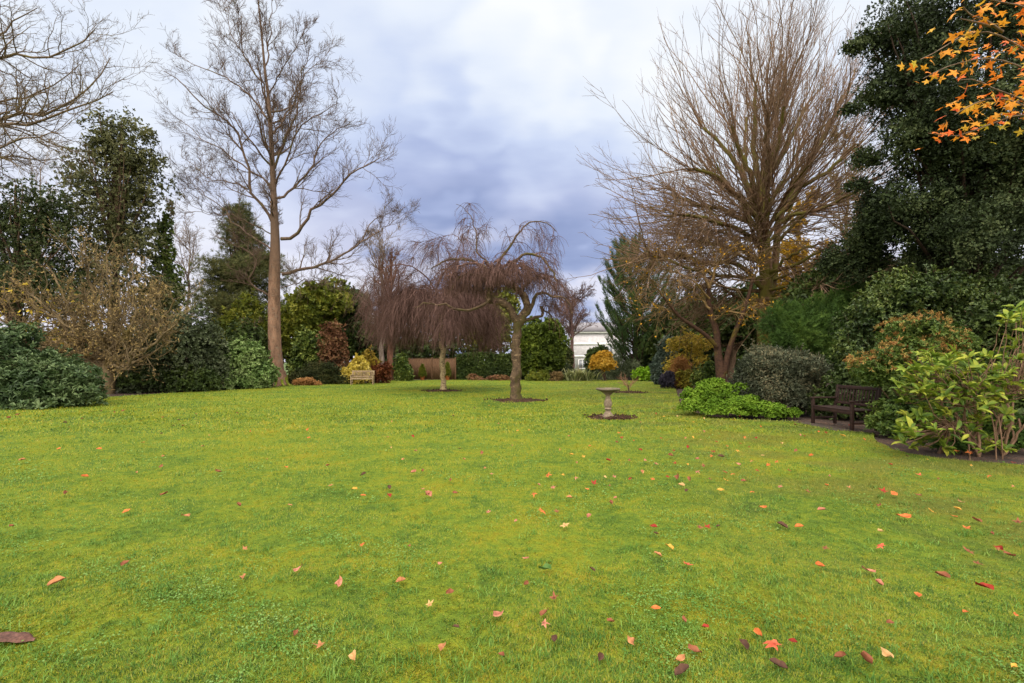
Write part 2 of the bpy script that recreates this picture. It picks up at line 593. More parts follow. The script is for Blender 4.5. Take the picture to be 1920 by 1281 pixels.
def box(x0, x1, yt, d, yb=None, depth=0.8):
    """ellipsoid standing on the ground that fills photo columns x0..x1 up to row yt at distance d"""
    xa, xb = (x0 - 960) / FPX * d, (x1 - 960) / FPX * d
    top = EYE + (HORIZON - yt) / FPX * d
    bot = -0.55 * top if yb is None else EYE + (HORIZON - yb) / FPX * d       # domes reach the ground with a full skirt
    rx = (xb - xa) / 2
    return np.array(((xa + xb) / 2, d, (top + bot) / 2)), np.array((rx, rx * depth, (top - bot) / 2))


M_STEM = mat_bark("stem_bark", (62, 48, 38), (112, 92, 74), scale=14)
M_TWIG_GREY = mat_bark("grey_bark", (74, 62, 54), (128, 110, 94), scale=9, moss=(92, 92, 48), moss_amt=0.3)

# ------------------------------------------------------------------ ground, lawn, soil
LAWN_PX = [(-700, 800), (-300, 785), (0, 767), (100, 758), (185, 746), (300, 738), (400, 733), (480, 728), (545, 723), (600, 720), (690, 717), (740, 713),
           (860, 712), (1000, 712), (1110, 712), (1165, 713), (1235, 717), (1262, 724), (1272, 745), (1276, 762), (1300, 772), (1335, 781), (1400, 787), (1490, 790),
           (1520, 797), (1580, 808), (1640, 812), (1640, 824), (1690, 847), (1760, 859), (1850, 867), (1925, 872), (2100, 890), (2600, 900)]


def build_ground():
    n = 60
    g = np.concatenate([-np.geomspace(900, 3, n), [0], np.geomspace(3, 900, n)])
    X, Y = np.meshgrid(g, g)
    V = np.stack([X.ravel(), Y.ravel(), np.full(X.size, -0.05)], 1)
    k = len(g)
    i = np.arange(k * k).reshape(k, k)
    F = np.stack([i[:-1, :-1], i[:-1, 1:], i[1:, 1:], i[1:, :-1]], -1).reshape(-1, 4)
    m, nn = new_mat("bed_soil_and_leaf_litter")
    pos = nn.add("ShaderNodeNewGeometry").outputs["Position"]
    a, b = nn.noise(pos, 2.5, 6.0, 0.65), nn.noise(pos, 30.0, 3.0, 0.6)
    col = nn.ramp(nn.step(nn.math("ADD", nn.math("MULTIPLY", a, 0.5), nn.math("MULTIPLY", b, 0.5)), 0.35, 0.65),
                  [(0, lin(42, 30, 24)), (0.6, lin(64, 46, 36)), (1, lin(98, 68, 48))])
    sx = nn.add("ShaderNodeSeparateXYZ", Vector=pos)
    far = nn.step(sx.outputs[1], 46, 60)
    col = nn.mix(far, col, lin(70, 88, 34))
    p = nn.add("ShaderNodeBsdfPrincipled", Base_Color=col, Roughness=1.0)
    bm = nn.add("ShaderNodeBump", Strength=0.9, Distance=0.05, Height=b)
    nn.link(bm.outputs[0], p.inputs["Normal"])
    nn.link(p.outputs[0], nn.add("ShaderNodeOutputMaterial").inputs[0])
    o = mk("ground", V, [F], m)
    tag(o, "dark bare soil and leaf litter of the beds under the shrubs", "ground", kind="structure")
    # lawn: a slab 5 cm proud of the beds, with a cut edge
    edge = resample(np.array([G(*p)[:2] for p in LAWN_PX]), 220)
    rng = np.random.default_rng(3)
    edge[3:-3] += rng.normal(0, 0.018, edge[3:-3].shape)
    ring = np.vstack([edge, [(60, -25), (-60, -25)]])
    k = len(ring)
    import bmesh
    bm_ = bmesh.new()
    top = [bm_.verts.new((x, y, 0.0)) for x, y in ring]
    f = bm_.faces.new(top)
    low = [bm_.verts.new((x, y, -0.06)) for x, y in ring]
    for i in range(k):
        j = (i + 1) % k
        bm_.faces.new((top[i], low[i], low[j], top[j]))
    bmesh.ops.recalc_face_normals(bm_, faces=bm_.faces[:])
    bmesh.ops.triangulate(bm_, faces=[f])
    me = bpy.data.meshes.new("lawn")
    bm_.to_mesh(me)
    bm_.free()
    me.materials.append(mat_turf())
    o = bpy.data.objects.new("lawn", me)
    COL.objects.link(o)
    tag(o, "wide mossy green lawn stretching back to the fence and hedge", "lawn", kind="structure")
    return ring


LAWN = build_ground()


def inside_lawn(x, y):
    r = LAWN
    x2, y2 = np.roll(r[:, 0], -1), np.roll(r[:, 1], -1)
    c = np.zeros(len(x), bool)
    for a, b, p, q in zip(r[:, 0], r[:, 1], x2, y2):
        m = (b > y) != (q > y)
        if m.any():
            c ^= m & (x < (p - a) * (y - b) / (q - b + 1e-12) + a)
    return c


RINGS = [(968, 751, 1.05, 0.5), (831, 733, 0.95, 0.45), (1143, 783, 0.62, 0.62), (1180, 736, 0.8, 0.45)]


def build_grass():
    rng = np.random.default_rng(11)
    n = 560000
    py = rng.uniform(740, 1330, n)
    d = EYE * FPX / (py - HORIZON)
    d = np.concatenate([d, rng.uniform(12, 42, 150000)])
    n = len(d)
    x = rng.uniform(-1.3, 1.3, n) * d
    d = d + rng.normal(0, 0.03, n) * d
    ok = inside_lawn(x, d)
    for px, q, rx, ry in RINGS:
        g = G(px, q)
        ok &= ((x - g[0]) / rx) ** 2 + ((d - g[1]) / rx) ** 2 > rng.uniform(0.45, 1.0, n)
    x, d = x[ok], d[ok]
    n = len(x)
    hum = np.sin(x * 23 + 2 * np.sin(d * 17)) * np.sin(d * 27 + 2 * np.sin(x * 19)) + 0.7 * np.sin(x * 51 + d * 9) * np.sin(d * 47 - x * 13)
    P = np.stack([x, d, np.maximum(hum, -0.5) * 0.007 - 0.002], 1)
    # blades lean in loose local directions, mossy patches are flatter
    ph = np.sin(x * 1.7 + 2 * np.sin(d * 1.1)) + np.sin(d * 2.3 + 1.5 * np.sin(x * 0.8))
    az = ph * 2.2 + rng.normal(0, 1.3, n)
    lean = np.clip(rng.normal(0.85, 0.35, n), 0.1, 1.45)
    D = np.stack([np.sin(lean) * np.cos(az), np.sin(lean) * np.sin(az), np.cos(lean)], 1)
    U = np.stack([-np.cos(lean) * np.cos(az), -np.cos(lean) * np.sin(az), np.sin(lean)], 1) + rng.normal(0, 0.3, (n, 3))
    grow_ = np.clip(d / 5.5, 0.72, 2.3)
    lean = np.clip(lean + np.clip((d - 3) * 0.06, 0, 0.45), 0.1, 1.5)
    L = rng.uniform(0.013, 0.034, n) * grow_ * (1 + 0.25 * np.sin(ph * 2))
    Wd = rng.uniform(0.0030, 0.0056, n) * grow_ * np.where(d > 10, 1.7, 1.0)
    blade = (np.array([(0, 0.5, 0), (0, -0.5, 0), (0.55, 0.38, 0.06), (0.55, -0.38, 0.06), (1, 0, -0.12)], float), [(0, 1, 3, 2), (2, 3, 4)])
    o = leaves("grass", rng, P, D, U, L, Wd, blade, mat_blade())
    tag(o, "short mossy grass blades covering the lawn", "grass", kind="stuff")
    # coarser tufts standing a little proud of the moss
    k = 900
    py = rng.uniform(860, 1330, k)
    cd = EYE * FPX / (py - HORIZON)
    cx = rng.uniform(-1.25, 1.25, k) * cd
    m = 26
    x, d = np.repeat(cx, m) + rng.normal(0, 0.035, k * m), np.repeat(cd, m) + rng.normal(0, 0.035, k * m)
    ok = inside_lawn(x, d)
    x, d = x[ok], d[ok]
    n = len(x)
    az, lean = rng.uniform(0, 6.283, n), np.clip(rng.normal(0.75, 0.3, n), 0.1, 1.3)
    D = np.stack([np.sin(lean) * np.cos(az), np.sin(lean) * np.sin(az), np.cos(lean)], 1)
    U = np.stack([-np.cos(lean) * np.cos(az), -np.cos(lean) * np.sin(az), np.sin(lean)], 1)
    o = leaves("coarse_grass", rng, np.stack([x, d, np.full(n, -0.003)], 1), D, U, rng.uniform(0.03, 0.062, n), rng.uniform(0.003, 0.005, n), blade,
               mat_leaf("coarse_blade", [(58, 92, 34), (86, 122, 44), (128, 156, 72)], nscale=1.5))
    tag(o, "small coarse tufts of longer grass scattered through the moss", "grass", kind="stuff")
    # clover and broad leaved weeds in patches
    n = 90000
    py = rng.uniform(800, 1330, n)
    d = EYE * FPX / (py - HORIZON)
    x = rng.uniform(-1.3, 1.3, n) * d
    f = np.sin(x * 2.1 + 1.3 * np.sin(d * 1.9)) * np.sin(d * 2.7 + 1.1 * np.sin(x * 1.3 + 2)) + 0.5 * np.sin(x * 5.3 + d * 4.1) * np.sin(d * 6.1 - x)
    ok = inside_lawn(x, d) & (f + rng.normal(0, 0.3, n) > 0.55)
    x, d = x[ok], d[ok]
    n = len(x)
    az = rng.uniform(0, 6.283, n)
    D = np.stack([np.cos(az), np.sin(az), rng.uniform(-0.1, 0.4, n)], 1)
    U = np.array((0, 0, 1.0)) + rng.normal(0, 0.35, (n, 3))
    s = rng.uniform(0.010, 0.019, n) * np.clip(d / 4.5, 0.8, 1.6)
    P = np.stack([x, d, rng.uniform(0.012, 0.03, n)], 1)
    o = leaves("clover", rng, P, D, U, s, s * 0.85, T_OVAL, mat_leaf("clover_leaf", [(66, 104, 40), (92, 128, 52), (122, 150, 84)], nscale=3))
    tag(o, "low clover and weed leaves in patches among the grass", "clover", kind="stuff")


build_grass()


def build_soil_ring(px, py, rx, ry, label, seed):
    rng = np.random.default_rng(seed)
    c = G(px, py)
    k, rings = 40, 7
    V = [(c[0], c[1], 0.035)]
    a = np.linspace(0, 2 * math.pi, k, endpoint=False)
    edge = 1 + 0.14 * np.sin(3 * a + seed) + 0.09 * np.sin(7 * a + 2 * seed) + rng.normal(0, 0.06, k)
    for j in range(1, rings + 1):
        t = j / rings
        for i in range(k):
            z = 0.038 * (1 - t ** 3) + (rng.normal(0, 0.012) if j < rings else 0) - 0.004 * (j == rings)
            V.append((c[0] + rx * t * edge[i] * math.cos(a[i]), c[1] + rx * t * edge[i] * math.sin(a[i]) * (0.9), max(z, 0.004) if j < rings else -0.01))
    F3 = [(0, 1 + i, 1 + (i + 1) % k) for i in range(k)]
    F4 = [(1 + j * k + i, 1 + (j + 1) * k + i, 1 + (j + 1) * k + (i + 1) % k, 1 + j * k + (i + 1) % k) for j in range(rings - 1) for i in range(k)]
    # loose clods
    Vc, Fc, off = [], [], len(V)
    for q in range(90):
        r, b = math.sqrt(rng.random()) * rx * 1.18, rng.uniform(0, 6.283)
        p = np.array((c[0] + r * math.cos(b), c[1] + 0.9 * r * math.sin(b), 0.03))
        s = rng.uniform(0.015, 0.05)
        oc = np.array([(1, 0, 0), (-1, 0, 0), (0, 1, 0), (0, -1, 0), (0, 0, 1), (0, 0, -1)], float) * s * rng.uniform(0.6, 1.3, (6, 1)) + p
        Vc.append(oc)
        Fc += [(off + x, off + y, off + z) for x, y, z in ((0, 2, 4), (2, 1, 4), (1, 3, 4), (3, 0, 4), (2, 0, 5), (1, 2, 5), (3, 1, 5), (0, 3, 5))]
        off += 6
    o = mk("soil", np.vstack([np.array(V)] + Vc), [F3 + Fc, F4], M_SOIL)
    tag(o, label, "soil", kind="structure")


build_soil_ring(*RINGS[0], "ring of dark bare soil round the front weeping tree", 1)
build_soil_ring(*RINGS[1], "ring of dark bare soil round the slim rear weeping tree", 2)
build_soil_ring(*RINGS[2], "patch of bare soil round the foot of the bird bath", 3)
build_soil_ring(*RINGS[3], "patch of bare soil under the small bare sapling", 4)

# ------------------------------------------------------------------ bare trees


def traced(pts, d0, d1, n=14, jit=0.0, rng=None, ease=1.0):
    """limb traced in the photo, running from distance d0 to d1"""
    pts = resample(np.array(pts, float), n)
    seg = np.concatenate([[0], np.cumsum(np.linalg.norm(np.diff(pts, axis=0), axis=1))])
    t = (seg / seg[-1]) ** ease
    P = np.array([W(p[0], p[1], d0 + (d1 - d0) * tt) for p, tt in zip(pts, t)])
    if jit:
        P[1:-1] += rng.normal(0, jit, (n - 2, 3))
    return P


def flare(tb, P, R, sides=16):
    """trunk with a flared, ribbed foot is made from one tube plus root spurs"""
    tb.add(P, R, sides)


def tall_tree():
    rng = np.random.default_rng(21)
    d = 30.7
    root = thing("tall_bare_tree", "tallest leafless tree with one straight reddish trunk and a mossy foot", "tree", G(522, 722.0))
    bark = mat_bark("reddish_bark", (84, 64, 52), (150, 116, 94), scale=5.0, stretch=0.3, bump=0.9, spots=(122, 104, 88), upper=(6.0, 12.0, (88, 72, 60)))
    upper = mat_bark("brown_twig_bark", (70, 56, 48), (112, 92, 78), scale=6, moss=(94, 88, 50), moss_amt=0.25)
    T = traced([(522, 724), (518, 690), (515, 640), (514, 560), (515, 500), (516, 450), (514, 400), (512, 341), (508, 251), (503, 180), (497, 136), (492, 80), (486, 20), (480, -40)], d, d, 40)
    h = np.linspace(0, 1, 40)
    R = np.interp(h, [0, 0.03, 0.1, 0.3, 0.36, 0.5, 0.7, 0.85, 1], [0.60, 0.46, 0.39, 0.33, 0.27, 0.17, 0.10, 0.06, 0.03])
    tb = Tubes().add(T, R, 18)
    for k in range(7):
        a = k * 0.9 + 0.3
        b = T[0] + np.array((math.cos(a) * 0.72, math.sin(a) * 0.72, 0.02))
        tb.add(resample([b, T[0] + np.array((math.cos(a) * 0.45, math.sin(a) * 0.45, 0.25)), T[0] + np.array((math.cos(a) * 0.26, math.sin(a) * 0.26, 0.95))], 6), np.linspace(0.05, 0.17, 6), 8)
    trunk = tb.build("trunk", bark, root)
    # moss skirt on the roots
    tb = Tubes()
    for k in range(9):
        a = k * 0.7
        b = T[0] + np.array((math.cos(a) * 0.85, math.sin(a) * 0.85, 0.0))
        tb.add(resample([b, T[0] + np.array((math.cos(a) * 0.56, math.sin(a) * 0.56, 0.16)), T[0] + np.array((math.cos(a) * 0.46, math.sin(a) * 0.46, 0.55 + 0.15 * math.sin(k * 2.1)))], 6), np.linspace(0.06, 0.10, 6), 7)
    tb.build("moss_skirt", mat_surface("moss", (74, 84, 22), (128, 134, 40), scale=12, rough=1.0, bump=0.6), root)
    limbs = [
        ([(527, 448), (545, 443), (566, 427), (587, 395), (623, 366), (659, 323), (695, 309), (712, 296)], .17, -2),
        ([(528, 514), (581, 501), (632, 484), (674, 456), (693, 422), (716, 403)], .17, 2),
        ([(674, 456), (707, 437), (735, 418), (762, 398)], .07, 4),
        ([(519, 372), (551, 352), (587, 309), (598, 273), (623, 248), (659, 233)], .13, 3),
        ([(515, 316), (530, 273), (548, 230), (559, 201), (566, 144), (582, 85)], .12, -2),
        ([(517, 345), (533, 316), (548, 275), (566, 237), (605, 212), (634, 194)], .10, -4),
        ([(512, 251), (533, 223), (548, 180), (575, 140), (610, 112)], .10, 3),
        ([(503, 180), (522, 140), (545, 105), (570, 60)], .07, -2),
        ([(515, 427), (494, 388), (465, 355), (469, 316), (451, 280), (444, 248), (418, 223), (386, 205), (365, 180), (336, 151), (308, 134)], .15, -3),
        ([(508, 355), (490, 332), (472, 323), (440, 300), (418, 280), (386, 266), (354, 241), (336, 223)], .10, 4),
        ([(465, 355), (436, 341), (390, 334), (365, 312), (339, 294)], .07, 2),
        ([(505, 555), (480, 538), (469, 535), (473, 512), (480, 487), (457, 467), (426, 452), (395, 440)], .10, -2),
        ([(510, 470), (470, 440), (433, 416), (425, 395), (390, 373), (372, 352), (340, 330)], .09, 3),
        ([(510, 440), (470, 420), (429, 402), (380, 400), (345, 398)], .06, -4),
        ([(501, 223), (480, 194), (469, 176), (440, 158), (411, 140), (372, 126), (336, 104)], .10, 2),
        ([(500, 200), (494, 161), (476, 136), (465, 115), (454, 90), (454, 50), (440, 10)], .09, -2),
        ([(497, 136), (506, 72), (508, 18), (512, -25)], .08, 1),
        ([(465, 115), (440, 80), (428, 40), (420, 5)], .05, 2),
        ([(527, 540), (555, 530), (590, 526), (640, 535)], .05, -3),
    ]
    twigs = Tubes()
    L1, R1 = [], []
    for pts, r, dep in limbs:
        P = traced(pts, d, d + dep, 16, 0.05, rng)
        rr = np.linspace(r * 0.66, r * 0.13, 16)
        L1.append(P)
        R1.append(rr)
    auto_p, auto_d = [], []
    for k in range(16):                        # limbs toward and away from the viewer
        i = rng.integers(14, 27)
        a = rng.choice([-1, 1]) * math.pi / 2 + rng.normal(0, 0.45)
        auto_p.append(T[i])
        auto_d.append((math.cos(a), math.sin(a), 0.7))
    ap, ar = grow(rng, np.array(auto_p), np.array(auto_d), rng.uniform(2.5, 4.5, 16), 0.07, 15, 0.13, (0, 0, 0.05), 0.25)
    L1 = np.concatenate([np.array(L1), ap])
    R1 = np.concatenate([np.array(R1), ar])
    for P, r in zip(L1, R1):
        Tubes().add(P, r, 7).build("limb", upper, root)
    P, D, L, r = spawn(rng, L1, R1, np.where(np.arange(len(L1)) < len(limbs), 13, 6), 0.15, 1.0, (42, 14), 0.36, 0.35, 0.5, up=0.22)
    p2, r2 = grow(rng, P, D, np.clip(L, 0.7, 2.5), np.clip(r, 0.016, 0.045), 8, 0.15, (0, 0, 0.06), 0.3)
    twigs.add(p2, r2, 5)
    pt, rt = T[None, 14:], R[None, 14:]
    P, D, L, r = spawn(rng, pt, rt, 18, 0.1, 0.95, (50, 15), 0.13, 0.7, 0.2, up=0.3)
    p2b, r2b = grow(rng, P, D, L, np.clip(r, 0.015, 0.03), 8, 0.15, (0, 0, 0.06), 0.3)
    twigs.add(p2b, r2b, 5)
    p2, r2 = np.concatenate([p2, p2b]), np.concatenate([r2, r2b])
    P, D, L, r = spawn(rng, p2, r2, 11, 0.2, 1.0, (40, 14), 0.55, 0.35, 0.6, up=0.15)
    p3, r3 = grow(rng, P, D, np.clip(L, 0.4, 1.7), np.clip(r, 0.008, 0.015), 6, 0.17, (0, 0, 0.05), 0.45)
    twigs.add(p3, r3, 3)
    P, D, L, r = spawn(rng, p3, r3, 5.5, 0.2, 1.0, (38, 14), 0.55, 0.3, 0.8, up=0.1)
    p4, r4 = grow(rng, P, D, np.clip(L, 0.2, 0.8), 0.0075, 3, 0.2, (0, 0, 0.04), 0.6)
    twigs.add(p4, r4, 3)
    twigs.build("twigs", upper, root)


tall_tree()


def fan_tree():
    rng = np.random.default_rng(5)
    d = 24.0
    base = np.array(((1438 - 960) / FPX * d, d, 0.0))
    root = thing("fan_crowned_tree", "huge leafless tree with a fan of long straight shoots above a mossy trunk", "tree", base)
    bark = mat_bark("mossy_bark", (64, 46, 32), (116, 88, 64), scale=4, stretch=0.3, moss=(86, 84, 28), moss_amt=0.75)
    twig = mat_bark("shoot_bark", (88, 68, 54), (140, 114, 92), scale=7, moss=(96, 86, 42), moss_amt=0.25)
    T = traced([(1438, 730), (1434, 660), (1433, 600), (1437, 540), (1434, 480), (1430, 430), (1426, 386), (1427, 345)], d, d, 24)
    T[0, 2] = -0.05
    tb = Tubes().add(T, np.interp(np.linspace(0, 1, 24), [0, 0.08, 0.4, 0.8, 1], [0.52, 0.37, 0.32, 0.28, 0.22]), 16)
    S2 = traced([(1443, 560), (1452, 510), (1456, 460), (1461, 414), (1486, 357), (1514, 308)], d, d + 1.2, 14)
    tb.add(S2, np.linspace(0.20, 0.12, 14), 12)
    tb.build("trunk", bark, root)
    limbs = [
        ([(1427, 350), (1417, 308), (1415, 243), (1417, 162)], .16, 0.3),
        ([(1428, 380), (1405, 320), (1388, 284), (1372, 235)], .16, -1.5),
        ([(1428, 400), (1390, 320), (1344, 262), (1318, 240)], .15, 1.8),
        ([(1429, 420), (1385, 372), (1340, 330), (1290, 318)], .14, -2.5),
        ([(1430, 440), (1364, 396), (1299, 381), (1252, 352)], .13, 2.0),
        ([(1432, 470), (1385, 430), (1330, 412), (1262, 400)], .13, -3.2),
        ([(1433, 500), (1390, 470), (1340, 459), (1270, 440)], .12, 0.5),
        ([(1433, 545), (1385, 498), (1320, 492), (1250, 470)], .13, -2.0),
        ([(1435, 520), (1370, 520), (1300, 505), (1220, 480)], .09, -4.0),
        ([(1428, 360), (1445, 325), (1470, 284), (1506, 211)], .15, 1.0),
        ([(1428, 370), (1450, 300), (1462, 250), (1470, 200)], .14, -2.4),
        ([(1514, 308), (1539, 268), (1567, 207), (1585, 180)], .13, 2.2),
        ([(1470, 395), (1510, 345), (1560, 318), (1605, 270)], .13, -1.5),
        ([(1462, 420), (1500, 400), (1550, 390), (1610, 350)], .10, -3.0),
        ([(1436, 530), (1470, 490), (1500, 470), (1540, 455)], .09, -2.2),
        ([(1437, 560), (1470, 548), (1492, 560), (1520, 556)], .08, -1.5),
        ([(1430, 430), (1400, 350), (1395, 300), (1400, 220)], .13, 3.5),
        ([(1430, 430), (1440, 360), (1435, 300), (1440, 230)], .13, -4.0),
        ([(1430, 430), (1450, 370), (1490, 320), (1500, 260)], .12, 4.2),
    ]
    L1 = np.array([traced([(p[0], p[1]) for p in pts], d, d + dep, 14, 0.05, rng) for pts, r, dep in limbs])
    R1 = np.array([np.linspace(r * 1.0, r * 0.46, 14) for pts, r, dep in limbs])
    for P, r in zip(L1, R1):
        Tubes().add(P, r, 8).build("limb", bark, root)
    hub = W(1430, 400, d)
    na = 34                                     # more limbs all round the trunk
    t0 = rng.uniform(0.45, 1.0, na)
    s0 = T[(t0 * 23).astype(int)]
    az = rng.uniform(0, 2 * math.pi, na)
    el = np.clip(0.05 + 1.1 * (t0 - 0.45) / 0.55 + rng.normal(0, 0.22, na), 0.0, 1.35)
    D0 = np.stack([np.cos(az) * np.cos(el), np.sin(az) * np.cos(el), np.sin(el)], 1)
    ap, ar = grow(rng, s0, D0, rng.uniform(2.6, 4.4, na), rng.uniform(0.07, 0.12, na), 13, 0.09, (0, 0, 0.03), 0.4)
    for P, r in zip(ap, ar):
        Tubes().add(P, r, 7).build("limb", bark, root)
    L1, R1 = np.concatenate([L1, ap]), np.concatenate([R1, ar])
    P, D, L, r = spawn(rng, L1, R1, 15, 0.30, 1.0, (42, 16), 0.5, 0.2, 0.4)
    ends = np.repeat(L1[:, -1], 4, 0)
    P = np.concatenate([P, ends + rng.normal(0, 0.08, ends.shape)])
    D = np.concatenate([D, rng.normal(0, 0.35, ends.shape)])
    rad = unit(P - hub)
    side = np.clip((hub[2] + 2.5 - P[:, 2]) / 4.0, 0, 1)[:, None]
    D = unit(D * 0.85 + rad * 1.0 + np.array((0, 0, 0.25)) * (1 - 0.8 * side))
    Ln = rng.uniform(3.2, 6.2, len(P)) * (1 - 0.25 * side[:, 0])
    p2, r2 = grow(rng, P, D, Ln, rng.uniform(0.014, 0.034, len(P)), 12, 0.085, (0, 0, 0.03), 0.26)
    tw = Tubes().add(p2, r2, 5)
    P, D, L, r = spawn(rng, p2, r2, 6, 0.12, 0.95, (28, 10), 0.36, 0.45, 0.55, up=0.12)
    p3, r3 = grow(rng, P, D, np.clip(L, 0.4, 2.2), np.clip(r, 0.008, 0.015), 6, 0.07, (0, 0, 0.05), 0.45)
    tw.add(p3, r3, 3)
    P, D, L, r = spawn(rng, p3, r3, 1.5, 0.2, 0.95, (30, 10), 0.45, 0.3, 0.8, up=0.1)
    p4, r4 = grow(rng, P, D, np.clip(L, 0.2, 0.9), 0.0075, 3, 0.08, (0, 0, 0.04), 0.6)
    tw.add(p4, r4, 3)
    # short mossy twiggy growth low on the left
    low = L1[[4, 5, 6, 7, 8]] + rng.normal(0, 0.02, (5, 14, 3))
    P, D, L, r = spawn(rng, low, R1[[4, 5, 6, 7, 8]], 80, 0.1, 1.0, (55, 20), 0.36, 0.2, 0.3, flat=0.5)
    p5, r5 = grow(rng, P, D, L, 0.022, 8, 0.16, (0, 0, 0.02), 0.35)
    tw.add(p5, r5, 4)
    P, D, L, r = spawn(rng, p5, r5, 7, 0.2, 1.0, (40, 15), 0.5, 0.3, 0.6)
    p6, r6 = grow(rng, P, D, L, 0.009, 4, 0.15, (0, 0, 0.03), 0.5)
    tw.add(p6, r6, 3)
    tw.build("shoots", twig, root)


fan_tree()


def weeping(name, label, base, trunk_px, d, arms, n_dome, dome, bark, twig, seed, strands, trunk_r, slen, splay=0.0):
    """weeping tree: trunk, contorted arms, arching branches, curtains of hanging twigs"""
    rng = np.random.default_rng(seed)
    root = thing(name, label, "tree", base)
    T = traced(trunk_px, d, d, 22)
    T[0, 2] = -0.03
    tb = Tubes().add(T + np.vstack([np.zeros((1, 3)), rng.normal(0, 0.025, (21, 3))]), np.interp(np.linspace(0, 1, 22), [0, 0.06, 0.2, 0.8, 1], [trunk_r * 1.5, trunk_r * 1.15, trunk_r, trunk_r * 0.95, trunk_r * 0.9]) * (1 + rng.normal(0, 0.075, 22)), 14)
    tb.build("trunk", bark, root)
    A, AR = [], []
    for pts, r0, r1, dep in arms:
        P = traced(pts, d + dep[0], d + dep[1], 18, 0.02, rng)
        rr = np.linspace(r0, r1, 18) * (1 + rng.normal(0, 0.05, 18))
        Tubes().add(P, rr * (1 if seed == 31 else 0.6), 9).build("limb", bark if seed == 31 else twig, root)
        A.append(P)
        AR.append(rr)
    # dome branches: rise, spread, bend over
    c, rx, ry, z0, z1, zend = dome
    DB = []
    for k in range(n_dome):
        a = 2 * math.pi * (k + rng.uniform(-0.3, 0.3)) / n_dome
        f = rng.uniform(0.55, 1.0)
        e = np.array((math.cos(a) * (rx[1] if math.cos(a) > 0 else rx[0]) * f, math.sin(a) * ry * f, 0))
        start = c + np.array((math.cos(a) * 0.04, math.sin(a) * 0.04, 0))
        q = [start, np.array((c[0], c[1], 0)) + e * 0.3 + (0, 0, z0 + (z1 - z0) * 0.8), np.array((c[0], c[1], 0)) + e * 0.66 + (0, 0, z1 + rng.normal(0, 0.15)),
             np.array((c[0], c[1], 0)) + e + (0, 0, z1 - (z1 - zend) * rng.uniform(0.25, 0.6) * f)]
        DB.append(resample(q, 18, rng, 0.04))
    tb = Tubes()
    Bs, Rs = list(A), list(AR)
    for P in DB:
        rr = np.linspace(trunk_r * 0.4, 0.015, 18)
        tb.add(P, rr, 6)
        Bs.append(P)
        Rs.append(rr)
    Bs, Rs = np.array(Bs), np.array(Rs)
    P, D, L, r = spawn(rng, Bs, Rs, 10, 0.35, 1.0, (60, 20), 0.30, 0.3, 0.35, flat=0.6, up=0.02)
    p2, r2 = grow(rng, P, D, np.clip(L, 0.4, 1.3), np.clip(r, 0.010, 0.025), 9, 0.12, (0, 0, -0.2), 0.4)
    tb.add(p2, r2, 5)
    tb.build("branches", twig, root)
    B2 = np.concatenate([Bs[:, ::2][:, :9], p2[:, :9]])
    R2 = np.concatenate([Rs[:, ::2][:, :9], r2[:, :9]])
    per = strands / len(B2)
    P, D, L, r = spawn(rng, B2, R2, per, 0.3, 1.0, (65, 20), 0.5, 0.3, 0.4, flat=0.3, up=-0.1)
    ok = P[:, 2] > zend - 0.3
    P, D = P[ok], D[ok]
    room = np.clip(P[:, 2] - zend + 0.9 * np.clip((P[:, 0] - c[0] - 1.2) / 0.8, 0, 1) * (seed == 31), 0.3, 9)
    out = P - np.array((c[0], c[1], 0.0))
    out[:, 2] = 0
    rho = np.linalg.norm(out, axis=1)
    D = unit(D + splay * unit(out))
    room = np.clip(room - splay * 1.1 * np.clip(1 - rho / 2.4, 0, 1), 0.25, 9)
    Ln = np.minimum(rng.uniform(slen[0], slen[1], len(P)), room * rng.uniform(0.7, 1.1, len(P)) * (1 + 0.15 * splay))
    p3, r3 = grow(rng, P, D, Ln, rng.uniform(0.0040, 0.0090, len(P)), 7, 0.13, (0, 0, -0.40 + 0.16 * splay), 0.5)
    hang = Tubes().add(p3, r3, 3)
    P, D, L, r = spawn(rng, p3, r3, 1.6, 0.2, 0.9, (28, 10), 0.5, 0.2, 0.9)
    p4, r4 = grow(rng, P, D, L, 0.0045, 4, 0.06, (0, 0, -0.3), 0.6)
    hang.add(p4, r4, 3)
    hang.build("hanging_twigs", twig, root)
    return root


M_WEEP = mat_bark("purple_brown_twigs", (66, 47, 44), (116, 88, 80), scale=8)
M_WTRUNK = mat_bark("peeling_bark", (48, 38, 30), (98, 80, 62), scale=6, stretch=0.7, bump=1.0, moss=(66, 62, 28), moss_amt=0.5, spots=(122, 102, 80))
M_BIRCH = mat_bark("pale_birch_bark", (118, 100, 76), (172, 152, 118), scale=9, stretch=0.8, bump=0.9, spots=(58, 46, 36))

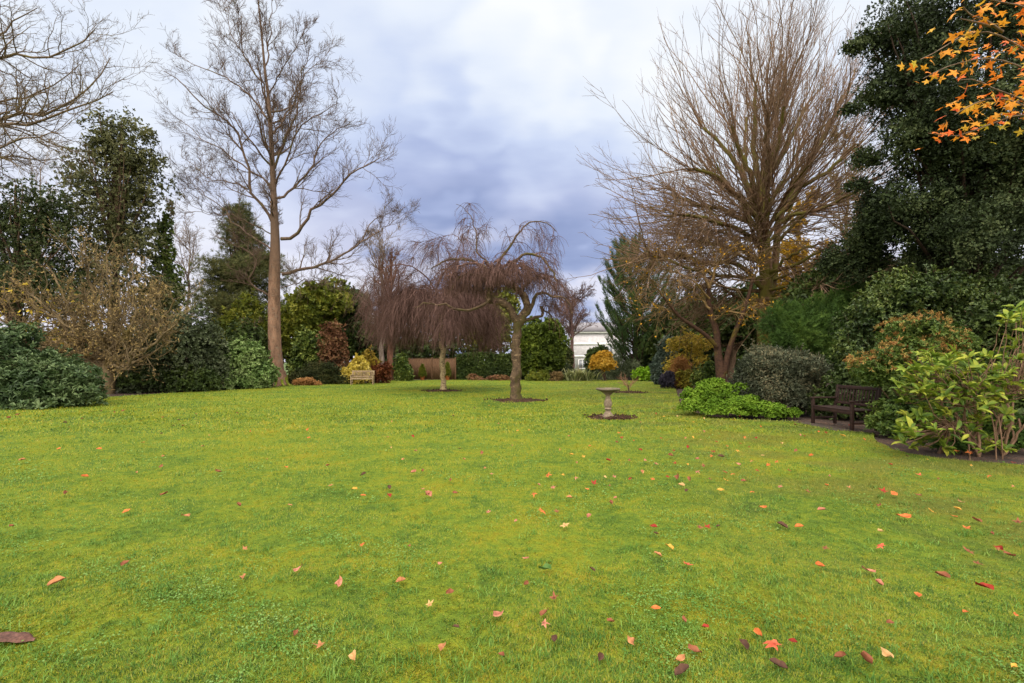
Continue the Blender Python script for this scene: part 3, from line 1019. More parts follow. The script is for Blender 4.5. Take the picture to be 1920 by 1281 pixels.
weeping("weeping_tree", "nearer weeping tree with thick gnarled forked trunk and purple drooping twigs", G(968, 750),
        [(968, 752), (967, 720), (969, 690), (967, 650), (970, 620), (972, 600)], 18.75,
        [
            ([(970, 606), (962, 590), (952, 574), (936, 566), (918, 561), (914, 545), (916, 525)], .17, .12, (0, -0.5)),
            ([(918, 560), (910, 568), (899, 575), (880, 583), (859, 580), (834, 570), (818, 571), (802, 567), (777, 578)], .065, .012, (-0.5, -1.2)),
            ([(916, 530), (905, 520), (884, 514), (862, 520), (845, 545)], .07, .03, (-0.5, -0.9)),
            ([(916, 528), (912, 505), (893, 492), (866, 486), (835, 490), (808, 505)], .08, .02, (-0.5, 0.8)),
            ([(974, 606), (982, 590), (988, 575), (984, 558), (974, 547), (960, 534), (940, 529), (924, 530)], .18, .10, (0, 0.2)),
            ([(924, 532), (926, 510), (936, 490), (952, 467), (968, 446), (983, 424), (1002, 416), (1027, 421), (1043, 434)], .07, .012, (0.2, 0.6)),
            ([(940, 529), (950, 505), (975, 482), (1005, 478), (1030, 500), (1045, 530)], .08, .02, (0.2, -0.8)),
            ([(980, 598), (993, 584), (1003, 560), (1015, 549), (1040, 556), (1062, 561), (1075, 590)], .09, .015, (0, -0.8)),
            ([(980, 600), (1003, 597), (1018, 590), (1014, 575), (1030, 590), (1046, 612)], .07, .015, (0, 1.0)),
            ([(974, 548), (990, 530), (1012, 520), (1036, 535), (1056, 575)], .07, .015, (0.1, 1.4)),
            ([(926, 510), (908, 485), (893, 474), (893, 442), (886, 414), (874, 394), (855, 383)], .045, .008, (0.2, 0.7)),
        ], 12, ((0.15 - 0.75, 18.75, 4.5), (2.5, 2.3), 2.4, 4.7, 5.2, 3.95), M_WTRUNK, M_WEEP, 31, 3900, 0.19, (0.25, 1.15), splay=0.35)

weeping("weeping_birch", "rear weeping birch with slim pale straight trunk and skirt of purple twigs", G(831, 732),
        [(831, 733), (830, 700), (829, 660), (829, 620), (826, 590)], 25.0,
        [
            ([(826, 595), (818, 560), (822, 530), (838, 505), (858, 490)], .10, .04, (0, -0.6)),
            ([(826, 595), (810, 570), (786, 548), (752, 545), (722, 560), (706, 590)], .09, .02, (0, 0.5)),
            ([(828, 600), (850, 592), (880, 600), (912, 618), (934, 640)], .08, .015, (0, -0.7)),
            ([(845, 500), (868, 477), (865, 452), (846, 440), (815, 452), (790, 467)], .04, .008, (-0.5, -0.2)),
            ([(824, 560), (800, 520), (765, 498), (730, 500), (704, 520)], .08, .02, (0, -1.6)),
            ([(828, 610), (800, 606), (770, 618), (745, 645)], .06, .015, (0, 1.2)),
        ], 22, ((-3.65, 25.0, 3.9), (3.3, 2.9), 3.0, 4.1, 5.1, 1.95), M_BIRCH, M_WEEP, 32, 7800, 0.145, (0.5, 2.5), splay=0.7)


def side_tree():
    """bare tree standing outside the left of the picture, its limbs reaching in"""
    rng = np.random.default_rng(8)
    d = 20.0
    base = np.array(((-330 - 960) / FPX * d, d, 0.0))
    root = thing("spreading_bare_tree", "leafless spreading tree whose mossy limbs reach in high at the left edge", "tree", base)
    bark = mat_bark("oak_bark", (70, 58, 46), (120, 102, 84), scale=5, moss=(98, 88, 46), moss_amt=0.4)
    T = traced([(-330, 760), (-325, 600), (-320, 450), (-310, 300), (-300, 150), (-290, 0)], d, d, 20)
    T[0, 2] = -0.05
    Tubes().add(T, np.interp(np.linspace(0, 1, 20), [0, 0.1, 0.6, 1], [0.6, 0.42, 0.32, 0.15]), 14).build("trunk", bark, root)
    limbs = [
        ([(-312, 330), (-150, 230), (-10, 118), (40, 105), (90, 105), (130, 95), (160, 75), (178, 55)], .12, -1.5),
        ([(-315, 380), (-150, 280), (-10, 225), (80, 215), (110, 200), (150, 180), (185, 150), (207, 108)], .13, 1.0),
        ([(-316, 400), (-160, 280), (-10, 238), (60, 232), (110, 215), (160, 192), (212, 172)], .13, -1.0),
        ([(-317, 430), (-160, 330), (0, 295), (60, 299), (115, 300), (132, 306)], .09, 2.0),
        ([(-312, 340), (-150, 240), (0, 190), (50, 188), (100, 160), (150, 120)], .10, 2.5),
        ([(-305, 260), (-150, 120), (-20, 70), (30, 40), (70, 15)], .11, 1.0),
        ([(-303, 220), (-160, 60), (-30, 10), (10, -30)], .11, -1.5),
        ([(-315, 390), (-180, 330), (-60, 300), (40, 262), (120, 250)], .09, -3.0),
    ]
    L1 = np.array([traced(p, d, d + dep, 18, 0.04, rng) for p, r, dep in limbs])
    R1 = np.array([np.linspace(r, r * 0.14, 18) for p, r, dep in limbs])
    for P, r in zip(L1, R1):
        Tubes().add(P, r, 7).build("limb", bark, root)
    P, D, L, r = spawn(rng, L1, R1, 32, 0.25, 1.0, (48, 14), 0.24, 0.45, 0.55, up=0.1)
    p2, r2 = grow(rng, P, D, np.clip(L, 0.5, 2.3), np.clip(r, 0.011, 0.035), 9, 0.19, (0, 0, 0.04), 0.3)
    tw = Tubes().add(p2, r2, 5)
    P, D, L, r = spawn(rng, p2, r2, 9, 0.15, 1.0, (46, 14), 0.45, 0.35, 0.6, up=0.1)
    p3, r3 = grow(rng, P, D, np.clip(L, 0.2, 1.0), np.clip(r, 0.0055, 0.012), 6, 0.22, (0, 0, 0.05), 0.45)
    tw.add(p3, r3, 3)
    P, D, L, r = spawn(rng, p3, r3, 2.6, 0.25, 1.0, (45, 14), 0.5, 0.3, 0.7, up=0.1)
    p4, r4 = grow(rng, P, D, L, 0.0055, 3, 0.2, (0, 0, 0.05), 0.6)
    tw.add(p4, r4, 3)
    tw.build("twigs", bark, root)


side_tree()


def twiggy_tree(name, label, base_px, d, height_px, spread, seed, mat, trunk_r=0.16, n1=14, n2=9, n3=8, droop=0.05, tw=0.009, leaf=None, z0=0.25, lean=0.0, group=None, droop2=None):
    """generic background leafless tree"""
    rng = np.random.default_rng(seed)
    b = np.array(((base_px - 960) / FPX * d, d, -0.05))
    H = EYE + (HORIZON - height_px) / FPX * d
    root = thing(name, label, "tree", (b[0], b[1], 0), group)
    T = resample([b, b + (lean * 0.3, 0, H * 0.4), b + (lean * 0.8, 0.2, H * 0.75), b + (lean, 0.3, H * 0.98)], 20, rng, 0.05)
    R = np.linspace(trunk_r, trunk_r * 0.12, 20)
    Tubes().add(T, R, 10).build("trunk", mat, root)
    P, D, L, r = spawn(rng, T[None], R[None], n1, z0, 0.98, (50, 12), 0.1, 0.1, 0.6, up=0.3)
    t = (P[:, 2] / H)
    Ln = spread * np.clip(1.25 - t * 0.75, 0.3, 1.1) * rng.uniform(0.7, 1.15, len(P))
    p1, r1 = grow(rng, P, D, Ln, np.clip(r, 0.025, 0.08), 12, 0.11, (0, 0, droop), 0.25)
    tb = Tubes().add(p1, r1, 6)
    P, D, L, r = spawn(rng, p1, r1, n2, 0.15, 1.0, (42, 13), 0.42, 0.4, 0.6, up=0.12)
    p2, r2 = grow(rng, P, D, np.clip(L, 0.3, 9), np.clip(r, 0.012, 0.03), 7, 0.14, (0, 0, droop), 0.35)
    tb.add(p2, r2, 4)
    P, D, L, r = spawn(rng, p2, r2, n3, 0.2, 1.0, (40, 13), 0.5, 0.35, 0.7, up=0.05)
    p3, r3 = grow(rng, P, D, np.clip(L, 0.2, 4), tw, 5, 0.15, (0, 0, droop if droop2 is None else droop2), 0.5)
    tb.add(p3, r3, 3)
    tb.build("branches", mat, root)
    if leaf:
        lm, n, size = leaf
        i = rng.integers(0, len(p3), n)
        j = rng.integers(1, 6, n)
        P = p3[i, j] + rng.normal(0, 0.04, (n, 3))
        D = unit(rng.normal(0, 1, (n, 3)) + np.array((0, 0, -0.35)))
        leaves("remaining_leaves", rng, P, D, rng.normal(0, 1, (n, 3)), size, size * 0.55, T_OVAL, lm, root)
    return root


def magnolia():
    rng = np.random.default_rng(14)
    d = 23.0
    bark = mat_bark("magnolia_bark", (84, 72, 54), (132, 114, 86), scale=6, moss=(110, 96, 50), moss_amt=0.25)
    root = thing("magnolia_tree", "low spreading tree with tangled tan branches and last withered yellow leaves", "tree", G(200, 737))
    c = W(200, 665, d)
    T = traced([(200, 742), (203, 705), (200, 665)], d, d, 10)
    tb = Tubes().add(T, np.linspace(0.32, 0.22, 10), 12)
    tb.add(traced([(195, 742), (170, 700), (150, 672)], d, d - 0.6, 10), np.linspace(0.13, 0.08, 10), 9)
    tb.build("trunk", bark, root)
    ends = [(70, 640), (40, 560), (90, 500), (60, 600), (150, 460), (200, 470), (250, 490), (300, 560), (335, 600), (320, 640), (260, 540), (120, 640), (20, 520), (160, 540),
            (230, 590), (290, 610), (110, 560), (200, 540), (-20, 580), (250, 650), (10, 600), (330, 560)]
    L1, R1 = [], []
    for e in ends:
        s = T[rng.integers(6, 10)]
        dep = rng.uniform(-2.6, 2.6)
        E = W(e[0], e[1], d + dep)
        mid = s + (E - s) * 0.5 + np.array((0, 0, rng.uniform(-0.7, 0.25))) + rng.normal(0, 0.2, 3)
        L1.append(resample([s, mid, E], 14, rng, 0.07))
        R1.append(np.linspace(0.10, 0.03, 14))
    L1, R1 = np.array(L1), np.array(R1)
    tb = Tubes().add(L1, R1, 7)
    P, D, L, r = spawn(rng, L1, R1, 16, 0.22, 1.0, (52, 16), 0.38, 0.3, 0.5, up=0.15)
    p2, r2 = grow(rng, P, D, np.clip(L, 0.4, 1.7), np.clip(r, 0.012, 0.03), 8, 0.24, (0, 0, 0.06), 0.4)
    tb.add(p2, r2, 5)
    P, D, L, r = spawn(rng, p2, r2, 8, 0.2, 1.0, (48, 16), 0.5, 0.3, 0.6, up=0.15)
    p3, r3 = grow(rng, P, D, np.clip(L, 0.2, 0.8), np.clip(r, 0.008, 0.012), 5, 0.22, (0, 0, 0.08), 0.6)
    tb.add(p3, r3, 3)
    tb.build("branches", bark, root)
    lm = mat_leaf("withered_leaf", [(100, 86, 56), (130, 110, 72), (156, 132, 88), (172, 150, 88)], rough=0.7)
    n = 6500
    i = rng.integers(0, len(p3), n)
    P = p3[i, rng.integers(2, 6, n)]
    leaves("withered_leaves", rng, P, unit(rng.normal(0, 1, (n, 3)) + np.array((0, 0, -0.5))), rng.normal(0, 1, (n, 3)), rng.uniform(0.07, 0.15, n), 0.05, T_OVAL, lm, root)
    lm = mat_leaf("yellow_leaf", [(170, 150, 40), (206, 184, 60), (222, 190, 84)], rough=0.6)
    sel = np.where((p3[:, 0, 0] < W(150, 0, d)[0]) & (p3[:, 0, 2] < 4.8))[0]
    n = 130
    i = rng.choice(sel, n)
    P = p3[i, rng.integers(2, 6, n)]
    leaves("yellow_leaves", rng, P, unit(rng.normal(0, 1, (n, 3)) + np.array((0, 0, -0.6))), rng.normal(0, 1, (n, 3)), rng.uniform(0.14, 0.24, n), 0.11, T_OVAL, lm, root)


magnolia()

# far and side leafless trees
M_TW2 = mat_bark("pale_twig_bark", (92, 80, 72), (150, 134, 122), scale=6)
twiggy_tree("background_tree", "leafless background tree of grey twigs left of the purple weeping trees", 716, 41.0, 440, 4.6, 41, M_TW2, 0.26, 26, 10, 9, 0.04, 0.012)
twiggy_tree("reddish_trunk_tree", "leafless tree with a straight red-brown trunk behind the pale bench", 732, 38.5, 470, 3.2, 42, mat_bark("red_brown_bark", (74, 48, 38), (120, 84, 66), scale=5), 0.3, 18, 8, 8, 0.05, 0.011, z0=0.5)
twiggy_tree("background_tree", "pale twiggy tree showing in the sky gap beside the dark conifer", 352, 44.0, 425, 4.4, 43, M_TW2, 0.2, 24, 10, 8, 0.03, 0.012)
twiggy_tree("background_tree", "spindly leafless tree against the sky behind the far left shrubs", 70, 42.0, 300, 6.0, 44, M_TW2, 0.22, 22, 9, 8, 0.05, 0.012)
twiggy_tree("drooping_birch", "tall far birch with thin dark trunk and drooping twigs before the white house", 1073, 58.0, 540, 4.6, 45, mat_bark("dark_birch_twig", (64, 46, 44), (112, 88, 82), scale=8), 0.3, 34, 10, 14, 0.0, 0.015, z0=0.35, droop2=-0.32)
twiggy_tree("leafless_shrub", "thin leafless shrub under the olive foliage left of the tall trunk", 470, 33.0, 610, 2.0, 46, M_TWIG_GREY, 0.06, 16, 8, 6, 0.06, 0.009, z0=0.08)
twiggy_tree("yellow_leaved_tree", "tree with scattered golden yellow leaves behind the fan crowned tree", 1500, 33.0, 385, 3.6, 47, M_TWIG_GREY, 0.2, 24, 9, 7, 0.03, 0.011,
            leaf=(mat_leaf("golden_leaf", [(120, 100, 30), (168, 134, 34), (198, 152, 40), (122, 112, 44)]), 12000, 0.15))
twiggy_tree("olive_twig_tree", "brownish twiggy tree with thin trunks between the fan crown and the holly", 1590, 30.0, 250, 3.6, 48, mat_bark("olive_bark", (84, 70, 46), (128, 110, 74), scale=6), 0.16, 30, 10, 7, 0.06, 0.011,
            leaf=(mat_leaf("olive_leaf", [(96, 86, 40), (132, 112, 54), (150, 118, 60)]), 6000, 0.12))
twiggy_tree("background_tree", "leafless brown crown showing above the border behind the far conifer", 1290, 48.0, 440, 4.0, 49, M_TW2, 0.2, 22, 9, 8, 0.03, 0.013)


def fork_tree():
    """small several stemmed tree in the right border"""
    rng = np.random.default_rng(17)
    d = 21.5
    bark = mat_bark("dark_ribbed_bark", (42, 30, 24), (84, 60, 46), scale=7, stretch=1.6, moss=(92, 80, 30), moss_amt=0.35)
    root = thing("forked_tree", "small dark tree forking low into three stems beside the yellow shrub", "tree", ((1352 - 960) / FPX * d, d, 0))
    tb = Tubes()
    tb.add(traced([(1356, 745), (1352, 705), (1346, 660), (1343, 620), (1334, 595), (1328, 560), (1330, 520)], d, d + 0.4, 16), np.interp(np.linspace(0, 1, 16), [0, 0.4, 1], [0.27, 0.16, 0.08]), 12)
    tb.add(traced([(1358, 700), (1366, 660), (1380, 620), (1392, 590), (1405, 550), (1412, 520)], d, d - 0.3, 14), np.linspace(0.14, 0.06, 14), 10)
    tb.add(traced([(1344, 650), (1325, 630), (1300, 612), (1275, 595), (1258, 575), (1244, 557)], d, d - 0.8, 14), np.linspace(0.10, 0.05, 14), 9)
    tb.build("trunk", bark, root)
    arms = [([(1258, 575), (1235, 545), (1215, 520), (1190, 505)], .05, -1.2), ([(1275, 595), (1250, 578), (1220, 577), (1200, 580)], .04, -1.8), ([(1330, 540), (1310, 500), (1285, 480), (1255, 470)], .07, 0.5),
            ([(1330, 540), (1345, 500), (1365, 470), (1390, 455)], .07, -0.6), ([(1408, 540), (1420, 505), (1415, 470)], .06, -0.8), ([(1395, 585), (1425, 570), (1445, 575)], .05, -1.0),
            ([(1332, 580), (1300, 545), (1262, 530)], .06, 1.5), ([(1340, 600), (1365, 585), (1400, 590)], .05, -1.5), ([(1330, 560), (1290, 520), (1240, 505), (1210, 510)], .05, -2.0)]
    L1 = np.array([traced(p, d, d + dep, 12, 0.03, rng) for p, r, dep in arms])
    R1 = np.array([np.linspace(r, r * 0.3, 12) for p, r, dep in arms])
    tb = Tubes().add(L1, R1, 6)
    P, D, L, r = spawn(rng, L1, R1, 16, 0.15, 1.0, (50, 16), 0.45, 0.25, 0.5, up=0.05)
    p2, r2 = grow(rng, P, D, L, np.clip(r, 0.012, 0.025), 8, 0.15, (0, 0, 0.03), 0.35)
    tb.add(p2, r2, 4)
    P, D, L, r = spawn(rng, p2, r2, 7, 0.15, 1.0, (42, 14), 0.5, 0.3, 0.6)
    p3, r3 = grow(rng, P, D, L, 0.009, 5, 0.15, (0, 0, 0.03), 0.5)
    tb.add(p3, r3, 3)
    tb.build("branches", mat_bark("fork_twig", (96, 76, 48), (142, 116, 78), scale=6, moss=(106, 92, 36), moss_amt=0.4), root)
    n = 260
    i = rng.integers(0, len(p3), n)
    P = p3[i, rng.integers(1, 6, n)]
    leaves("yellow_leaves", rng, P, unit(rng.normal(0, 1, (n, 3)) + np.array((0, 0, -0.5))), rng.normal(0, 1, (n, 3)), 0.11, 0.07, T_OVAL, mat_leaf("amber_leaf", [(176, 130, 30), (214, 160, 40)]), root)


fork_tree()


def sapling():
    rng = np.random.default_rng(19)
    b = G(1178, 736)
    root = thing("bare_sapling", "tiny leafless sapling with fine tan twigs behind the bird bath", "sapling", b)
    m = mat_bark("sapling_bark", (120, 86, 66), (168, 130, 104), scale=12)
    T = resample([b + (0, 0, -0.03), b + (0.02, 0, 0.2), b + (-0.02, 0, 0.38)], 8)
    Tubes().add(T, np.linspace(0.045, 0.022, 8), 8).build("trunk", mat_bark("sapling_foot", (52, 40, 32), (88, 70, 56), scale=12), root)
    a = rng.uniform(0, 6.283, 15)
    P, D = np.repeat(T[3:7], 4, 0)[:15], np.stack([np.cos(a) * 0.75, np.sin(a) * 0.75, np.full(15, 0.8)], 1)
    p1, r1 = grow(rng, P, D, rng.uniform(0.35, 0.75, 15), 0.011, 8, 0.12, (0, 0, 0.04), 0.4)
    P, D, L, r = spawn(rng, p1, r1, 6, 0.25, 1.0, (35, 10), 0.45, 0.3, 0.7)
    p2, r2 = grow(rng, P, D, L, 0.006, 5, 0.12, (0, 0, 0.03), 0.6)
    Tubes().add(p1, r1, 5).add(p2, r2, 3).build("branches", m, root)


sapling()

# ------------------------------------------------------------------ evergreen trees


def conifer(name, label, cx, d, top_px, x0, x1, seed, mat, bark, n_br=90, foot=0.3, rise=0.35, L=0.45, Wd=0.16, per=26, tip_up=0.25, shape=0.8, low=0.05, trunk_r=0.3, group=None, dens=1.0, droop=0.0, off=0.0):
    """layered conifer: branches round a trunk, flat sprays along every branch"""
    rng = np.random.default_rng(seed)
    b = np.array(((cx - 960) / FPX * d, d, 0.0))
    H = EYE + (HORIZON - top_px) / FPX * d
    rl, rr = (cx - x0) / FPX * d, (x1 - cx) / FPX * d
    root = thing(name, label, "tree", b, group)
    T = resample([b - (0, 0, 0.05), b + (0.0, 0, H * 0.5), b + (off, 0, H * 0.97)], 14)
    Tubes().add(T, np.linspace(trunk_r, 0.03, 14), 10).build("trunk", bark, root)
    t = rng.uniform(low, 0.99, n_br) ** 0.9
    a = rng.uniform(0, 2 * math.pi, n_br)
    r = np.where(np.cos(a) < 0, rl, rr)
    r = np.abs(np.cos(a)) * r + (1 - np.abs(np.cos(a))) * (rl + rr) / 2
    prof = np.minimum((1 - t) ** shape * 1.12, 1.0) * np.clip(0.72 + (t - low) / max(foot, 1e-3) * 0.28, 0.6, 1.0)
    Ln = r * prof * rng.uniform(0.7, 1.12, n_br) + 0.25
    P = np.stack([np.interp(t, np.linspace(0, 1, 14), T[:, i]) for i in range(3)], 1)
    P[:, 2] = t * H
    D = np.stack([np.cos(a), np.sin(a), np.full(n_br, rise) + rng.normal(0, 0.12, n_br)], 1)
    p1, r1 = grow(rng, P, D, Ln, np.clip(Ln * 0.016, 0.012, 0.09), 10, 0.06, (0, 0, tip_up * 0.18 - droop * 0.1), 0.2)
    Tubes().add(p1, r1, 5).build("branches", bark, root)
    n = max(8, int(per * dens))
    cnt = np.maximum((n * Ln / Ln.mean()).astype(int), 6)
    par = np.repeat(np.arange(n_br), cnt)
    u = rng.uniform(0.12, 1.0, len(par)) ** 0.75 * 9.999
    i = np.minimum(u.astype(int), 9)
    f = (u - i)[:, None]
    Q = p1[par, i] * (1 - f) + p1[par, i + 1] * f
    tan = unit(p1[par, i + 1] - p1[par, i])
    side = unit(np.cross(tan, (0, 0, 1.0))) * rng.choice([-1, 1], len(par))[:, None]
    fl = rng.uniform(0.2, 1.0, len(par))[:, None]
    width = (Ln[par] * 0.16 * (1.05 - u / 10.0))[:, None]
    Q = Q + side * width * rng.random((len(par), 1)) + rng.normal(0, 0.05, Q.shape)
    Dl = unit(tan * 0.8 + side * fl * 0.8 + np.array((0, 0, tip_up)) + rng.normal(0, 0.22, Q.shape))
    leaves("foliage", rng, Q, Dl, np.array((0, 0, 1.0)) + rng.normal(0, 0.4, Q.shape), L * rng.uniform(0.6, 1.2, len(Q)), Wd * rng.uniform(0.7, 1.3, len(Q)), T_FROND, mat, root)
    return root


M_CBARK = mat_bark("conifer_bark", (34, 27, 22), (64, 50, 40), scale=5)
M_CEDAR = mat_leaf("cedar_spray", [(41, 59, 35), (62, 83, 46), (92, 110, 58)], rough=0.7)
M_CONIFER = mat_leaf("conifer_spray", [(50, 62, 37), (72, 82, 46), (102, 103, 57)], rough=0.7)
M_FEATHER = mat_leaf("feathery_spray", [(46, 66, 28), (64, 90, 36), (94, 116, 48)], rough=0.7)
M_BIGHOLLY = mat_leaf("great_holly_leaf", [(26, 34, 19), (38, 48, 27), (54, 66, 37), (86, 94, 60)], rough=0.6, spec=0.125, trans=0.12)
M_CAMELLIA = mat_leaf("camellia_leaf", [(34, 48, 24), (50, 66, 32), (76, 92, 44), (112, 124, 62)], rough=0.42, spec=0.25, trans=0.15)
M_HOLLY = mat_leaf("holly_leaf", [(52, 56, 32), (74, 78, 46), (98, 100, 62), (120, 118, 82)], rough=0.5, spec=0.2, trans=0.2)
M_DARKGREEN = mat_leaf("dark_evergreen_leaf", [(39, 50, 24), (57, 72, 33), (85, 99, 46)], rough=0.5, spec=0.2, trans=0.15)
M_LAUREL = mat_leaf("laurel_leaf", [(45, 60, 29), (69, 87, 38), (103, 118, 53), (139, 147, 73)], rough=0.42, spec=0.2, trans=0.18)
M_RHODO = mat_leaf("rhododendron_leaf", [(42, 58, 34), (64, 84, 48), (100, 116, 74)], rough=0.45, spec=0.2, trans=0.15)
M_GREYGREEN = mat_leaf("grey_green_leaf", [(53, 61, 41), (78, 88, 61), (114, 121, 92)], rough=0.5, spec=0.2, trans=0.12)
M_VARIEG = mat_leaf("variegated_leaf", [(72, 96, 48), (108, 132, 72), (150, 166, 108)], rough=0.45, trans=0.15)
M_OLIVE = mat_leaf("olive_green_leaf", [(71, 83, 30), (101, 110, 37), (140, 138, 52)], rough=0.5)
M_LIME = mat_leaf("lime_leaf", [(90, 128, 24), (122, 160, 34), (150, 184, 52)], rough=0.5, trans=0.3)
M_GOLD = mat_leaf("gold_leaf", [(150, 112, 22), (188, 146, 30), (212, 176, 60)], rough=0.55, trans=0.3)
M_YELLOW = mat_leaf("pale_yellow_leaf", [(160, 140, 50), (196, 176, 76), (214, 196, 116)], rough=0.55, trans=0.3)
M_RUSSET = mat_leaf("russet_leaf", [(88, 58, 42), (118, 80, 58), (142, 104, 74), (104, 96, 54)], rough=0.6)
M_TAN = mat_leaf("tan_leaf", [(120, 84, 48), (156, 112, 66), (184, 142, 92)], rough=0.7)
M_BROWNLEAF = mat_leaf("dark_brown_leaf", [(66, 34, 24), (98, 52, 32), (130, 80, 44)], rough=0.6)

conifer("cedar", "dark blue green conifer with upswept ragged branches beside the white house", 1192, 42.0, 462, 1086, 1320, 52, M_CEDAR, M_CBARK, 150, 0.25, 0.46, 0.8, 0.25, 66, 0.6, 0.55, 0.03, 0.34, off=-0.8)


def broad_tree(name, label, lobes, base, mat, seed, n, m, L, Wd, bark=M_STEM, trunk_r=0.25, tmpl=T_OVAL, shell=(0.45, 1.05), limbs=14, open_=1.0, spread=0.05, jitter=0.6, zmin=0.6, up=0.1, group=None, inner=0.25):
    """evergreen broadleaf tree: trunk, limbs into the lobes, foliage"""
    rng = np.random.default_rng(seed)
    base = np.asarray(base, float)
    root = thing(name, label, "tree", base, group)
    top = max(c[2] + r[2] for c, r in lobes)
    T = resample([base - (0, 0, 0.05), base + (0.05, 0, top * 0.4), base + (lobes[0][0] - base) * (1, 1, 0) * 0.6 + (0, 0, top * 0.88)], 14, rng, 0.03)
    Tubes().add(T, np.linspace(trunk_r, trunk_r * 0.2, 14), 10).build("trunk", bark, root)
    tb = Tubes()
    for k in range(limbs):
        c, r = lobes[k % len(lobes)]
        e = c + sphere_dirs(rng, 1)[0] * r * 0.8
        s = T[np.clip(int(13 * (e[2] / top) * 0.6), 2, 12)]
        tb.add(resample([s, s + (e - s) * 0.5 + (0, 0, 0.2), e], 10, rng, 0.05), np.linspace(trunk_r * 0.35, 0.012, 10), 6)
    tb.build("limbs", bark, root)
    shrub(None, None, None, lobes, mat, n, m, L, Wd, tmpl, seed + 1, base=base, stems=0, parent=root, open_=open_, up=up, shell=shell, jitter=jitter, spread=spread, inner=inner, zmin=zmin, zdir=-0.8)
    return root


def px_lobes(spec, d, depth=0.8):
    """lobes from photo ellipses (cx, cy, rx, ry[, dd])"""
    out = []
    for s in spec:
        dd = d + (s[4] if len(s) > 4 else 0.0)
        out.append((W(s[0], s[1], dd), np.array((s[2] / FPX * dd, s[2] / FPX * dd * depth, s[3] / FPX * dd))))
    return out


def sub(rng_seed, lobes, k=6, size=0.5):
    rng = np.random.default_rng(rng_seed)
    out = []
    for c, r in lobes:
        out += lobed(rng, c, r, k, size)
    return out


# left side, back to front
broad_tree("conifer", "broad soft olive conifer rising behind the tall trunk's left side",
           sub(60, px_lobes([(448, 412, 28, 40), (446, 450, 52, 46), (440, 500, 72, 52), (470, 520, 70, 56), (430, 560, 80, 60), (480, 590, 80, 60), (450, 630, 90, 50)], 44.0), 8, 0.45),
           ((450 - 960) / FPX * 44.0, 44.0, 0), mat_leaf("olive_conifer_spray", [(60, 68, 38), (84, 88, 50), (112, 108, 66)], rough=0.7), 160, 6500, 6, 0.42, 0.19, bark=M_CBARK, trunk_r=0.35, limbs=20, tmpl=T_FROND, shell=(0.45, 1.1), open_=0.8, up=0.25)
broad_tree("holly_tree", "tall dark holly tree with an open ragged top left of the tall bare tree",
           sub(61, px_lobes([(215, 250, 52, 50), (200, 300, 62, 50), (240, 300, 60, 52), (222, 340, 92, 74), (205, 420, 96, 90), (250, 460, 72, 80), (215, 530, 110, 110), (150, 330, 30, 40), (275, 260, 22, 22)], 31.0), 7),
           ((215 - 960) / FPX * 31.0, 31.0, 0), M_HOLLY, 161, 5200, 6, 0.155, 0.085, trunk_r=0.28, limbs=26, shell=(0.25, 1.15), inner=0.15)
broad_tree("ivy_clad_tree", "slim upright trunk clothed in ivy between the holly and the sky gap",
           px_lobes([(312, 430, 12, 26), (306, 480, 22, 40), (312, 540, 30, 60), (298, 590, 44, 60), (318, 398, 7, 20), (300, 440, 16, 22)], 34.0),
           ((310 - 960) / FPX * 34.0, 34.0, 0), M_LAUREL, 162, 700, 6, 0.22, 0.14, trunk_r=0.22, limbs=6)
broad_tree("evergreen_tree", "dense dark green evergreen behind the tan magnolia at the far left",
           sub(63, px_lobes([(30, 480, 110, 100), (60, 400, 70, 60), (-60, 420, 90, 110), (100, 560, 110, 90), (-40, 560, 110, 90)], 28.0), 6),
           ((30 - 960) / FPX * 28.0, 28.0, 0), mat_leaf("dark_olive_laurel", [(44, 56, 30), (62, 74, 40), (88, 96, 56)], rough=0.5), 163, 5200, 6, 0.135, 0.075, trunk_r=0.3, limbs=40, shell=(0.3, 1.15))  # leaves toned down to a dull dark olive
broad_tree("evergreen_tree", "rounded mid green tree showing just right of the tall reddish trunk",
           sub(64, px_lobes([(575, 590, 62, 60), (610, 570, 50, 52), (560, 640, 60, 60)], 41.0), 6),
           ((575 - 960) / FPX * 41.0, 41.0, 0), M_OLIVE, 164, 2600, 6, 0.30, 0.16, trunk_r=0.2)
broad_tree("evergreen_tree", "blackish evergreen mass behind the red-brown shrub and pale bench",
           sub(65, px_lobes([(650, 620, 60, 72), (700, 640, 50, 62), (640, 570, 48, 42), (610, 655, 45, 50)], 43.0), 6),
           ((650 - 960) / FPX * 43.0, 43.0, 0), M_DARKGREEN, 165, 3000, 6, 0.32, 0.18, trunk_r=0.25)
broad_tree("evergreen_tree", "dull olive and rust tree behind the purple weeping crowns",
           sub(66, px_lobes([(900, 620, 60, 55), (930, 580, 50, 45), (860, 600, 55, 50)], 52.0), 6),
           ((900 - 960) / FPX * 52.0, 52.0, 0), M_OLIVE, 166, 2400, 6, 0.38, 0.2, trunk_r=0.25)
